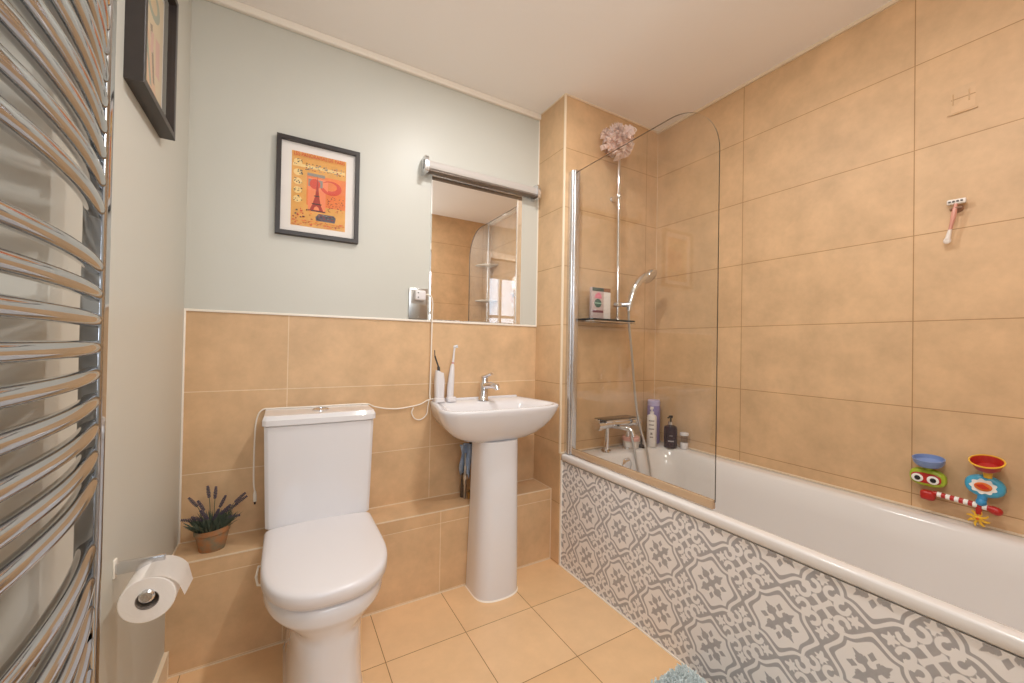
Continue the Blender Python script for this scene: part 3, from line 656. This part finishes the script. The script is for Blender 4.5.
# ------------------------------------------------------------------ framed posters
PM = [mat('poster ' + n, srgb(c), .7) for n, c in (('amber', '#e2a552'), ('orange', '#e8803f'), ('red', '#d5492f'), ('deep red', '#a8352a'), ('grey', '#8f8a80'), ('dark', '#3a2b26'), ('cream', '#f0cf8c'), ('slate', '#5a5560'), ('salmon', '#f08a5c'))]
PM[0] = noisy(PM[0], 30, .18); PM[1] = noisy(PM[1], 40, .15)
class Print:
    """flat printed shapes on a plane; o = lower left corner, ux / uz = unit directions, size w x h, n = outward"""
    def __init__(s, o, ux, n, w_, h_): s.o, s.ux, s.n, s.w, s.h, s.b, s.k = Vector(o), Vector(ux), Vector(n), w_, h_, B(), 0
    def p(s, u, v): return s.o + s.ux * (u * s.w) + Vector((0, 0, v * s.h)) + s.n * (s.k * .00001)
    def shape(s, pts, mi): s.k += 1; poly(s.b, [s.p(*q) for q in pts], mi)
    def rect(s, u0, v0, u1, v1, mi): s.shape([(u0, v0), (u1, v0), (u1, v1), (u0, v1)], mi)
    def disc(s, u, v, ru, rv, mi, n=24): s.shape([(u + ru * math.cos(a), v + rv * math.sin(a)) for a in np.linspace(0, 2 * PI, n, endpoint=False)], mi)
def picture_frame(t, c0, ux, n, w_, h_, depth, border, mount):
    """c0 = lower left outer corner on the wall"""
    c0, ux, n = Vector(c0), Vector(ux), Vector(n); uz = Vector((0, 0, 1))
    q = lambda d, k: [c0 + ux * d + uz * d + n * k, c0 + ux * (w_ - d) + uz * d + n * k, c0 + ux * (w_ - d) + uz * (h_ - d) + n * k, c0 + ux * d + uz * (h_ - d) + n * k]
    b = B(); loft(b, [q(0, 0), q(0, depth - .001), q(.001, depth), q(border - .001, depth), q(border, depth - .001), q(border, .002)], False, False); obj('frame', b, M['frame'], t, angle=20)
    b = B(); loft(b, [q(.002, .001), q(.002, .004)]); obj('backing', b, M['frame'], t)
    b = B(); loft(b, [q(border, .0045), q(border, .0065)]); obj('mount', b, M['mount'], t)
    b = B(); poly(b, q(border, depth * .72)); obj('glazing', b, M['picture_glass'], t)
    return Print(c0 + ux * mount[0] + uz * mount[1] + n * .0068, ux, n, w_ - 2 * mount[0], h_ - mount[1] - mount[2])
t = thing('framed_poster', 'orange tower poster in a dark frame on the back wall above the toilet', 'picture', (.121, YB, 1.525))
pr_ = picture_frame(t, (-.034, YB, 1.526), (1, 0, 0), (0, -1, 0), .310, .396, .022, .017, (.053, .044, .050))
pr_.rect(0, 0, 1, 1, 0); pr_.rect(.27, .30, 1, .72, 1); pr_.rect(.30, .22, .62, .68, 8); pr_.disc(.72, .58, .20, .10, 2); pr_.disc(.70, .60, .13, .06, 1); pr_.shape([(.48, .62), (.66, .66), (.66, .52)], 8)
pr_.rect(.30, .56, .56, .66, 4); pr_.disc(.42, .60, .10, .07, 2); pr_.rect(.28, .70, .60, .74, 4)
pr_.shape([(.33, .24), (.58, .24), (.53, .32), (.50, .44), (.475, .62), (.465, .72), (.455, .62), (.43, .44), (.38, .32)], 3)
pr_.shape([(.40, .245), (.51, .245), (.49, .285), (.455, .30), (.42, .285)], 8); pr_.rect(.37, .32, .545, .335, 5); pr_.rect(.41, .43, .505, .445, 5); pr_.rect(.30, .225, .62, .24, 5)
pr_.shape([(.45, .10), (.80, .10), (.82, .17), (.78, .20), (.50, .20), (.44, .15)], 7)
pr_.rect(.02, .80, .98, .84, 6)
rp = random.Random(2)
for cy_ in (.86, .72, .60, .48, .36):
    pr_.disc(.11, cy_, .075, .045, 6)
    for k in range(9):
        u, v = .11 + rp.uniform(-.07, .07), cy_ + rp.uniform(-.035, .035); pr_.rect(u, v, u + rp.uniform(.01, .03), v + rp.uniform(.006, .016), 5)
for k in range(70):
    u, v = rp.uniform(.24, .95), rp.uniform(.765, .86); pr_.rect(u, v, u + rp.uniform(.008, .03), v + rp.uniform(.006, .016), rp.choice((4, 5, 3, 4)))
for k in range(60):
    u, v = rp.uniform(.62, .95), rp.uniform(.24, .46); pr_.rect(u, v, u + rp.uniform(.008, .03), v + rp.uniform(.005, .012), rp.choice((5, 3, 2)))
for k in range(60):
    u, v = rp.uniform(.02, .95), rp.uniform(.01, .09); pr_.rect(u, v, u + rp.uniform(.01, .05), v + rp.uniform(.005, .012), rp.choice((2, 3, 1)))
for k in range(24):
    u, v = rp.uniform(.02, .36), rp.uniform(.08, .22); pr_.rect(u, v, u + rp.uniform(.01, .04), v + rp.uniform(.008, .02), rp.choice((2, 5, 1, 3)))
for k in range(26):
    u, v = rp.uniform(.46, .76), rp.uniform(.11, .18); pr_.rect(u, v, u + rp.uniform(.02, .05), v + rp.uniform(.005, .010), rp.choice((3, 4, 5)))
art = obj('print', pr_.b, PM, t)
def lettering(text, loc, rot, m, parent, width):
    cu = bpy.data.curves.new('lettering', 'FONT'); cu.body = text; cu.size = .022; cu.align_x = 'CENTER'; cu.extrude = .0001
    tmp = bpy.data.objects.new('lettering_curve', cu); COL.objects.link(tmp); bpy.context.view_layer.update()
    me = bpy.data.meshes.new_from_object(tmp.evaluated_get(bpy.context.evaluated_depsgraph_get())); bpy.data.objects.remove(tmp); bpy.data.curves.remove(cu)
    me.name = 'lettering'; xs = [v.co.x for v in me.vertices]; me.transform(Matrix.Diagonal((width / (max(xs) - min(xs)), 1, 1, 1)))
    me.transform(Matrix.Translation(Vector(loc) - ORG[parent.name]) @ rot.to_matrix().to_4x4()); me.materials.clear(); me.materials.append(m)
    o = bpy.data.objects.new('lettering', me); COL.objects.link(o); o.parent = parent; return o
lettering('LES PANORAMAS DE PARIS', (pr_.o.x + pr_.w / 2, YB - .0125, pr_.o.z + pr_.h * .938), __import__('mathutils').Euler((PI / 2, 0, 0)), PM[2], art, pr_.w * .93)
t = thing('framed_poster', 'pale poster in a deep dark frame on the left wall near towel radiator', 'picture', (XL, 1.4, 1.65))
pr_ = picture_frame(t, (XL, 1.163, 1.664), (0, 1, 0), (1, 0, 0), .296, .392, .034, .017, (.026, .030, .030))
P2 = [mat('pale poster ' + n, srgb(c), .7) for n, c in (('cream', '#dfc7a0'), ('peach', '#e3b58e'), ('pink', '#dba99a'), ('sage', '#9aa08c'), ('brown', '#8a715a'), ('sand', '#d6b98c'))]
P2[0] = noisy(P2[0], 18, .10)
pr_.rect(0, 0, 1, 1, 0); pr_.shape([(0, 0), (.9, 0), (.5, .5), (0, .8)], 1); pr_.shape([(.3, .1), (.5, .1), (.25, .6), (.1, .6)], 5); pr_.shape([(.55, .15), (.62, .15), (.40, .55), (.34, .52)], 3); pr_.shape([(.66, .2), (.72, .2), (.60, .62), (.52, .60)], 4); pr_.shape([(.75, .3), (.90, .3), (.88, .6), (.72, .58)], 2); pr_.shape([(.55, .4), (.64, .42), (.66, .58), (.56, .56)], 2); pr_.disc(.62, .80, .24, .12, 3); pr_.disc(.62, .80, .14, .07, 5)
for k in range(60):
    u, v = rp.uniform(.05, .95), rp.uniform(.02, .10); pr_.rect(u, v, u + rp.uniform(.01, .03), v + .01, 4)
for k in range(40):
    u, v = rp.uniform(.03, .2), rp.uniform(.1, .4); pr_.rect(u, v, u + rp.uniform(.01, .03), v + .008, 4)
obj('print', pr_.b, P2, t)

# ------------------------------------------------------------------ toilet
CX = .138
t = thing('toilet', 'white close coupled toilet with closed lid against the tiled ledge', 'toilet', (CX, 1.45, 0))
b = B()
D = lambda hw, yf, z, yb=YL - .004, st=.40, e=2.3: dring(CX, hw, yb, yf, z, st=st, e=e)
loft(b, [D(.114, 1.184, 0, e=2.8), D(.107, 1.191, .02, e=2.8), D(.102, 1.195, .20, e=2.8), D(.103, 1.195, .255, e=2.7), D(.108, 1.194, .270), D(.126, 1.191, .287), D(.152, 1.186, .306), D(.166, 1.181, .318), D(.173, 1.176, .326), D(.176, 1.174, .333), D(.176, 1.174, .350), D(.176, 1.174, .370), D(.172, 1.178, .374)])
obj('pan', b, M['ceramic'], t, angle=50)
obj('pan_back', box(B(), CX - .165, CX + .165, 1.60, 1.79, ZL + .003, .414, .01, 3), M['ceramic'], t)
b = B(); S = lambda d, z: dring(CX, .177 - d, 1.640, 1.172 + d, z, st=.46, rc=.012, hb=.176 - d, e=2.5)
loft(b, [S(.010, .375), S(.007, .377), S(.007, .384), S(.010, .386)]); obj('seat', b, M['plastic'], t, angle=50)
b = B(); S = lambda d, z: dring(CX, .181 - d, 1.652, 1.168 + d, z, st=.46, rc=.014, hb=.180 - d, e=2.5)
loft(b, [S(.003, .387), S(0, .390), S(0, .414), S(.002, .420), S(.006, .424), S(.014, .427), S(.03, .4285), S(.09, .431), S(.13, .4315)]); obj('lid', b, M['plastic'], t, angle=50)
for x in (CX - .08, CX + .08): obj('hinge', tube(B(), [(x - .02, 1.645, .402), (x + .02, 1.645, .402)], .009, 14), M['chrome'], t)
def crect(hw, yf, z, bow=.006):
    pts = [(-hw, YB - .006), (-hw, yf + .012), (-hw + .010, yf + .001)] + [(hw * s, yf - bow * (1 - s * s)) for s in np.linspace(-.92, .92, 11)] + [(hw - .010, yf + .001), (hw, yf + .012), (hw, YB - .006)]
    return [Vector((CX + q[0], q[1], z)) for q in pts]
b = B(); loft(b, [crect(.170, 1.664, .418), crect(.178, 1.658, .424), crect(.183, 1.656, .60), crect(.188, 1.654, .790)]); cs = obj('cistern', b, M['ceramic'], t, angle=30)
b = B(); loft(b, [crect(.189, 1.650, .792), crect(.194, 1.646, .795), crect(.194, 1.646, .814), crect(.188, 1.658, .829), crect(.178, 1.668, .8295)]); obj('cistern_lid', b, M['ceramic'], t, angle=30)
bt = lathe(B(), [(.030, 0), (.030, .004), (.026, .006), (.026, .004), (.001, .005)], (CX, 1.735, .8295), (0, 0, 1), 24); obj('flush_button', bt, M['chrome'], t, 'chrome dual flush button')
b = tube(B(), [(CX - .150, 1.60, .33), (CX - .192, 1.575, .34), (CX - .197, 1.55, .32), (CX - .192, 1.545, .295), (CX - .15, 1.56, .27)], .004, 8)
obj('seat_cable', b, M['cable'], t)

# ------------------------------------------------------------------ lavender pot
px_, py_ = -.200, 1.738
t = thing('potted_lavender', 'small terracotta pot of lavender on the ledge beside the cistern', 'potted plant', (px_, py_, ZL))
tm = mat('weathered terracotta', srgb('#a5683c'), .85); tb = tm.node_tree.nodes['Principled BSDF']
tc = N(tm, 'ShaderNodeTexCoord'); nz_ = N(tm, 'ShaderNodeTexNoise', Scale=38.0, Detail=5.0); L(tm, tc.outputs['Object'], nz_.inputs['Vector'])
rp_ = N(tm, 'ShaderNodeValToRGB'); rp_.color_ramp.elements[0].position = .40; rp_.color_ramp.elements[0].color = (*srgb('#a9754c'), 1); rp_.color_ramp.elements[1].position = .66; rp_.color_ramp.elements[1].color = (*srgb('#857b64'), 1)
L(tm, nz_.outputs['Fac'], rp_.inputs[0]); L(tm, rp_.outputs[0], tb.inputs['Base Color'])
b = B(); elp = lambda a_, b_, z, tilt=0: [Vector((px_ + a_ * math.cos(q), py_ + b_ * math.sin(q), ZL + z + tilt * math.cos(q))) for q in np.linspace(0, 2 * PI, 32, endpoint=False)]
loft(b, [elp(.036, .030, 0), elp(.038, .032, .003), elp(.048, .038, .052), elp(.048, .038, .056, .003), elp(.052, .042, .060, .003), elp(.053, .043, .076, .005), elp(.049, .039, .076, .005), elp(.045, .036, .060, .003)]); obj('pot', b, tm, t)
obj('soil', loft(B(), [elp(.047, .037, .060), elp(.047, .037, .064)]), mat('dark soil', srgb('#2d2419'), .95), t)
rl = random.Random(21); b = B()
for k in range(520):
    a = rl.uniform(0, 2 * PI); rr_ = math.sqrt(rl.random()) * .045; base = Vector((px_ + rr_ * math.cos(a), py_ + rr_ * .78 * math.sin(a), ZL + .066))
    lean = Vector((math.cos(a) * rl.uniform(.1, .9), math.sin(a) * rl.uniform(.1, .6), rl.uniform(.5, 1.1))).normalized(); ln = rl.uniform(.026, .070)
    sd = lean.orthogonal().normalized() * rl.uniform(.0014, .0026); sd.rotate(Matrix.Rotation(rl.uniform(0, 6), 3, lean))
    mid = base + lean * ln * .5 + Vector((0, 0, .004)); tip = base + lean * ln + Vector((0, 0, -.002))
    poly(b, [base - sd * .5, base + sd * .5, mid + sd, tip, mid - sd])
lm = noisy(mat('lavender leaf', srgb('#566150'), .8), 120, .3); obj('foliage', b, lm, t)
sm_ = mat('lavender stem', srgb('#56604a'), .8); fm = noisy(mat('lavender flower', srgb('#564a5c'), .85), 250, .3)
for dx, dz, dy in ((-.086, .118, .0), (-.067, .190, .0), (-.040, .180, -.01), (-.016, .222, .0), (.006, .212, .01), (.036, .180, .0), (.052, .150, -.01), (.094, .180, .0), (.098, .160, .015), (.080, .108, -.01), (-.030, .150, -.02), (.020, .145, -.02), (-.055, .130, -.015), (.070, .140, .01)):
    base = Vector((px_ + dx * .35, py_ + dy, ZL + .07)); tip = Vector((px_ + dx, py_ + dy * 1.5, ZL + dz))
    mid = base.lerp(tip, .5) + Vector((-dx * .12, 0, .012)); pth = spline([base, mid, tip], 8)
    st = obj('flower_stem', tube(B(), pth, .0011, 5), sm_, t)
    b = B(); d = (pth[-1] - pth[-4]).normalized()
    for i in range(9):
        p = pth[-1] - d * (.0048 * i); rad = .0018 + .0024 * math.sin(PI * (i + 1) / 11)
        for j in range(5):
            a = 2 * PI * j / 5 + i * .6; o1 = d.orthogonal().normalized(); o2 = d.cross(o1)
            ball(b, p + (o1 * math.cos(a) + o2 * math.sin(a)) * rad, .0020, 6, 4)
    obj('flower_spike', b, fm, st)

# ------------------------------------------------------------------ toilet roll and holder
t = thing('toilet_roll_holder', 'square chrome toilet roll arm fixed to the left wall', 'roll holder', (XL, 1.19, .60))
hz, ay = .594, 1.186
b = box(B(), XL, XL + .004, ay - .008, ay + .008, hz - .020, hz + .020, .001); obj('wall_plate', b, M['white_trim'], t, 'pale wall plate')
b = box(B(), XL + .004, -.222, ay - .006, ay + .006, hz - .014, hz + .012, .003)
obj('arm', b, M['satin'], t)
rz, rx = .556, -.236
b = tube(B(), [(rx, ay, hz - .006), (rx, ay - .002, rz + .010), (rx, ay - .012, rz), (rx, 1.105, rz)], .0085, 12); lathe(b, [(.0085, 0), (.0135, .002), (.0135, .012), (.010, .015)], (rx, 1.118, rz), (0, -1, 0), 18); obj('spindle', b, M['satin'], t)
t = thing('toilet_roll', 'white toilet roll with a loose hanging sheet on the wall arm', 'toilet roll', (rx, 1.14, rz))
y0, y1, ro, ri = 1.110, 1.206, .0475, .020
rc_z = rz - .010
b = lathe(B(), [(ri, 0), (ro - .002, 0), (ro, .002), (ro, y1 - y0 - .002), (ro - .002, y1 - y0), (ri, y1 - y0)], (rx, y0, rc_z), (0, 1, 0), 48, cap0=False, cap1=False); obj('paper', b, M['paper'], t)
obj('core', lathe(B(), [(ri, 0.001), (ri, y1 - y0 - .001), (ri - .0012, y1 - y0 - .001), (ri - .0012, .001), (ri, .001)], (rx, y0, rc_z), (0, 1, 0), 32, cap0=False, cap1=False), M['card'], t, 'grey cardboard core')
rows = []
for k in range(12):
    a = math.radians(100 - 7.5 * k); rr_ = ro + .001 + .00006 * k * k
    rows.append([(rx + rr_ * math.cos(a), yy, rc_z + rr_ * math.sin(a)) for yy in np.linspace(y0, y1, 6)])
lx, _, lz = rows[-1][0]
for k in range(1, 4):
    rows.append([(lx + .003 * k, yy, lz - .008 * k - .005 * k * (yy - y0) / (y1 - y0)) for yy in np.linspace(y0, y1, 6)])
b = B(); loft(b, [[Vector(p) for p in r] for r in rows], False, False, closed=False); bmesh.ops.solidify(b, geom=b.faces[:], thickness=.0012); obj('loose_sheet', b, M['paper'], t)

# ------------------------------------------------------------------ towel radiator
XW = XL + .001
t = thing('towel_radiator', 'tall chrome ladder towel radiator with bowed bars on left wall', 'radiator', (XL, .57, .5))
ry0, ry1, rxx = .272, .868, -.250
zs_ = [1.667, 1.627, 1.588, 1.549, 1.506, 1.466, 1.425, 1.385, 1.342, 1.298, 1.209, 1.167, 1.126, 1.084, 1.043, 1.001, .959, .917, .875, .772, .721, .677, .630, .581, .533]
for yy in (ry0, ry1):
    b = B(); loft(b, [rrect(rxx - .020, rxx + .008, yy - .013, yy + .013, .006, .46), rrect(rxx - .020, rxx + .008, yy - .013, yy + .013, .006, 1.74)])
    obj('upright', b, M['rail_chrome'], t, angle=60)
for z in zs_:
    pts = []
    for i in range(25):
        s = i / 24; yy = ry0 + .002 + (ry1 - ry0 - .004) * s; pts.append((rxx - .007 + .037 * (1 - (2 * s - 1) ** 2), yy, z))
    obj('bar', tube(B(), pts, .0112, 14), M['rail_chrome'], t, angle=60)
for z in (1.523, .640):
    for yy in (ry0 + .02, ry1 - .034):
        b = tube(B(), [(XL, yy + .008, z), (XL + .012, yy + .008, z)], .017, 16); tube(b, [(XL + .010, yy + .008, z), (rxx + .006, yy + .008, z)], .009, 12); tube(b, [(rxx - .008, yy + .008, z), (rxx + .006, yy + .008, z)], .013, 14)
        obj('wall_bracket', b, M['rail_chrome'], t)
for yy in (ry0, ry1):
    b = tube(B(), [(rxx, yy, .46), (rxx, yy, .40)], .010, 12); tube(b, [(rxx, yy, .42), (XL, yy, .42)], .009, 12); tube(b, [(rxx, yy, .405), (rxx, yy, .36)], .015, 16)
    obj('valve', b, M['rail_chrome'], t)

# ------------------------------------------------------------------ razor on a suction holder
t = thing('razor', 'pink and white razor hanging from a holder on the tiled right wall', 'razor', (XR, .385, 1.55))
wx = XR - .022
b = box(B(), wx - .006, wx + .006, .363, .407, 1.583, 1.600, .004, 2); xform(b, Matrix.Translation((wx, .385, 1.592)) @ Matrix.Rotation(math.radians(3), 4, 'X') @ Matrix.Translation((-wx, -.385, -1.592))); obj('head', b, mat('white razor plastic', srgb('#e6ddd4'), .3), t)
b = B()
for k in range(4): box(b, wx - .0075, wx - .005, .370 + k * .009, .3755 + k * .009, 1.589, 1.594)
obj('blade_slots', b, mat('dark slots', srgb('#4d443f'), .4), t, 'dark slots across the head')
b = tube(B(), spline([(wx - .002, .386, 1.584), (wx - .006, .388, 1.565), (wx - .006, .392, 1.535), (wx - .004, .399, 1.500)], 5), [.005, .0045, .0045, .005, .0055, .006, .0065, .0068, .0068, .0066, .006, .0055, .005, .0048, .0048, .0048], 12); obj('handle', b, mat('pink razor plastic', srgb('#d99c8c'), .3), t, 'pink handle')
ball(b := B(), (wx - .003, .405, 1.468), (.005, .0095, .011)); tube(b, [(wx - .004, .398, 1.505), (wx - .003, .404, 1.472)], [.0048, .0075], 10); obj('handle_end', b, mat('white handle end', srgb('#e9dfd6'), .3), t)
b = lathe(B(), [(.013, 0), (.012, .004), (.005, .010), (.005, .016)], (XR, .386, 1.572), (-1, 0, 0), 18); tube(b, [(XR - .014, .374, 1.566), (XR - .026, .374, 1.570), (XR - .03, .386, 1.570), (XR - .026, .398, 1.570), (XR - .014, .398, 1.566)], .003, 8); obj('holder', b, mat('smoky holder', srgb('#9b7a66'), .2), t, 'brown translucent hook')
# faint clear hook strip stuck on the tile above
t = thing('adhesive_hook', 'tile coloured adhesive hook stuck high on the right wall', 'hook', (XR, .38, 1.93))
hm = mat('clear adhesive', srgb('#cfab82'), .15)
obj('pad', box(B(), XR - .0007, XR, .350, .404, 1.895, 1.975), M['tile_x'], t)
for y_ in (.398, .362): obj('rib', box(B(), XR - .0030, XR - .0005, y_, y_ + .003, 1.920, 1.956, .0006), hm, t)
obj('lip', box(B(), XR - .0045, XR - .0005, .345, .412, 1.886, 1.891, .001), hm, t)

# ------------------------------------------------------------------ bath toy stuck above the bath
TXX = 1.872
t = thing('bath_toy', 'bright plastic bath toy with cups, striped pipe and spinner on right wall', 'bath toy', (XR, .38, .65))
C = lambda n, c, r=.3: mat('toy ' + n, srgb(c), r)
lime, red, blue_, yel, sky, wht = C('lime', '#a7bd32'), C('red', '#b52a24'), C('blue grey', '#7d93c2'), C('yellow', '#eab93a'), C('sky blue', '#4aa9cf'), C('white', '#f2efe9')
def pebble(x, y, z, ry, rz, d, m, name, parent, label=None, e=2.0, tilt=0.0):
    """rounded disc facing -x"""
    rings = []
    for s, k in ((.70, 0), (.94, -.18 * d), (1.0, -.5 * d), (.94, -.8 * d), (.78, -.97 * d), (.5, -1.0 * d)):
        row = []
        for q in np.linspace(0, 2 * PI, 40, endpoint=False):
            cq, sq = math.cos(q), math.sin(q); yy = ry * s * math.copysign(abs(cq) ** (2 / e), cq); zz = rz * s * math.copysign(abs(sq) ** (2 / e), sq)
            row.append(Vector((x + k, y + yy * math.cos(tilt) - zz * math.sin(tilt), z + yy * math.sin(tilt) + zz * math.cos(tilt))))
        rings.append(row)
    return obj(name, loft(B(), rings), m, parent, label)
for y_, z_ in ((.443, .682), (.319, .692)):
    obj('suction_cup', lathe(B(), [(.024, 0), (.022, .004), (.010, .009), (.008, .026)], (XR, y_, z_), (-1, 0, 0), 20), mat('clear rubber', srgb('#d8cfc0'), .2), t)
owl = pebble(1.888, .443, .682, .045, .030, .028, lime, 'owl_body', t, 'lime green mask shaped body', 2.6)
pebble(1.8605, .444, .681, .036, .017, .005, red, 'eye_panel', owl, 'red panel', 3.0)
for y_ in (.464, .427):
    pebble(1.8565, y_, .679, .0145, .0135, .004, wht, 'eye', owl, 'white eye')
    pebble(1.8533, y_ - .001, .679, .0075, .0075, .003, M['black'], 'pupil', owl, 'black pupil')
obj('neck', lathe(B(), [(.010, 0), (.010, .026)], (1.872, .440, .700), (0, 0, 1), 16), lime, t)
b = B(); cupc = (1.866, .439, .721)
lathe(b, [(.014, 0), (.030, .004), (.037, .014), (.039, .028), (.036, .028), (.033, .016), (.020, .008), (.001, .006)], cupc, (-.18, 0, 1), 30); obj('blue_cup', b, blue_, t, 'grey blue scoop cup')
b = box(B(), 1.856, 1.888, .424, .460, .608, .640, .010, 3); obj('red_spout', b, red, t)
p0, p1 = Vector((1.874, .430, .634)), Vector((1.868, .303, .628))
ns = 13
for k in range(ns):
    a_, b_ = p0.lerp(p1, k / ns), p0.lerp(p1, (k + 1) / ns); obj('pipe_segment', tube(B(), [a_, b_], .0085, 16), red if k % 2 == 0 else wht, t, 'red segment of the striped pipe' if k % 2 == 0 else 'white segment of the striped pipe')
b = tube(B(), [(1.868, .306, .628), (1.867, .296, .625)], [.011, .0125], 16); ball(b, (1.867, .294, .6245), .0125); tube(b, [(1.868, .330, .630), (1.868, .330, .604)], .007, 12); obj('pipe_end', b, red, t)
fish = pebble(1.888, .319, .692, .042, .034, .028, sky, 'fish_body', t, 'sky blue rounded body', 2.2)
b = B(); ring0 = [Vector((1.8585, .320 + (.027 + .0022 * math.cos(9 * q)) * math.cos(q), .692 + (.022 + .0022 * math.cos(9 * q)) * math.sin(q))) for q in np.linspace(0, 2 * PI, 90, endpoint=False)]
loft(b, [[v + Vector((.004, 0, 0)) for v in ring0], ring0]); obj('white_rosette', b, wht, fish, 'white scalloped disc')
pebble(1.8585, .320, .692, .0185, .013, .003, C('orange', '#e57a33'), 'orange_disc', fish, 'orange disc')
b = B(); prism(b, [(1.8545, .336, .695), (1.8545, .320, .701), (1.8545, .306, .690), (1.8545, .320, .685)], (-.002, 0, 0)); obj('red_pointer', b, C('scarlet', '#cf3a26'), fish, 'red pointer')
b = tube(B(), [(1.872, .323, .664), (1.868, .325, .640)], [.011, .010], 14); ball(b, (1.866, .325, .642), .012); obj('fish_nose', b, C('deep blue', '#3d93c8'), t)
b = lathe(B(), [(.009, -.014), (.010, .006), (.013, .010)], (1.866, .312, .734), (0, 0, 1), 18); obj('cup_neck', b, yel, t, 'yellow neck')
ax_ = (-.42, 0, 1); cc = (1.864, .312, .742)
b = lathe(B(), [(.014, 0), (.026, .010), (.034, .030), (.0355, .032), (.033, .032), (.024, .012), (.010, .006), (.001, .005)], cc, ax_, 32); fun = obj('red_funnel', b, red, t, 'red tipping cup')
obj('yellow_rim', lathe(B(), [(.034, .029), (.0372, .031), (.0372, .034), (.034, .0345), (.0335, .032)], cc, ax_, 32, cap0=False, cap1=False), yel, fun, 'yellow rim')
pc = Vector((1.868, .331, .590)); b = lathe(B(), [(.007, -.006), (.008, .004), (.004, .008)], pc, (-1, 0, 0), 14)
for k in range(8):
    a = 2 * PI * k / 8 + .2; e1 = Vector((0, math.cos(a), math.sin(a))); e2 = Vector((0, -math.sin(a), math.cos(a)))
    pts = [pc + e1 * .005 + e2 * .003, pc + e1 * .016 + e2 * .006, pc + e1 * .024 + e2 * .0025, pc + e1 * .025 - e2 * .001, pc + e1 * .016 + e2 * .0005, pc + e1 * .005 - e2 * .003]
    prism(b, [p + Vector((.002, 0, 0)) for p in pts], (-.006, 0, 0))
pr2 = obj('spinner', b, yel, t, 'yellow eight bladed spinner')
obj('spinner_hub', lathe(B(), [(.004, 0), (.003, .003)], pc + Vector((-.0075, 0, 0)), (-1, 0, 0), 12), C('orange hub', '#d9652c'), pr2)

# ------------------------------------------------------------------ bath mat
rm = random.Random(4); b = B(); mt = thing('bath_mat', 'pale blue tufted bath mat on the floor against the bath panel', 'bath mat', (.95, .62, 0))
obj('backing', loft(b, [rrect(.70, 1.205, .25, .868, .03, .001), rrect(.70, 1.205, .25, .868, .03, .007)]), mat('mat backing', srgb('#d6e0e0'), .95), mt)
b = B()
for k in range(5200):
    x = rm.uniform(.955, 1.207); y = rm.uniform(.58, .872); h = rm.uniform(.012, .022); d = Vector((rm.gauss(0, .35), rm.gauss(0, .35), 1)).normalized() * h
    s = Vector((rm.uniform(-1, 1), rm.uniform(-1, 1), 0)).normalized() * .0032; p = Vector((x, y, .006)); q = s.cross(Vector((0, 0, 1)))
    poly(b, [p - s, p + s, p + d + s * .8, p + d - s * .8]); poly(b, [p - q, p + q, p + d + q * .8, p + d - q * .8])
o = obj('pile', b, noisy(mat('pale blue chenille', srgb('#e6f0ef'), .95), 70, .2), mt); o['kind'] = 'stuff'

# ------------------------------------------------------------------ corner caddy at the near end of the bath (seen in the mirror)
t = thing('corner_caddy', 'corner pole caddy with shelves reflected in the mirror', 'caddy', (1.85, -.06, RIM))
obj('pole', tube(B(), [(1.86, -.075, RIM), (1.86, -.075, H)], .012, 12), M['satin'], t)
for z in (1.05, 1.55, 1.92):
    b = B(); loft(b, [[Vector((1.905, -.115, z + k)), Vector((1.905, .06, z + k))] + [Vector((1.905 - .17 * math.sin(a), -.115 + .17 * math.cos(a) , z + k)) for a in np.linspace(.15, PI / 2, 10)] for k in (0, .012)]); obj('shelf', b, mat('frosted shelf', srgb('#cfc6b8'), .4), t)
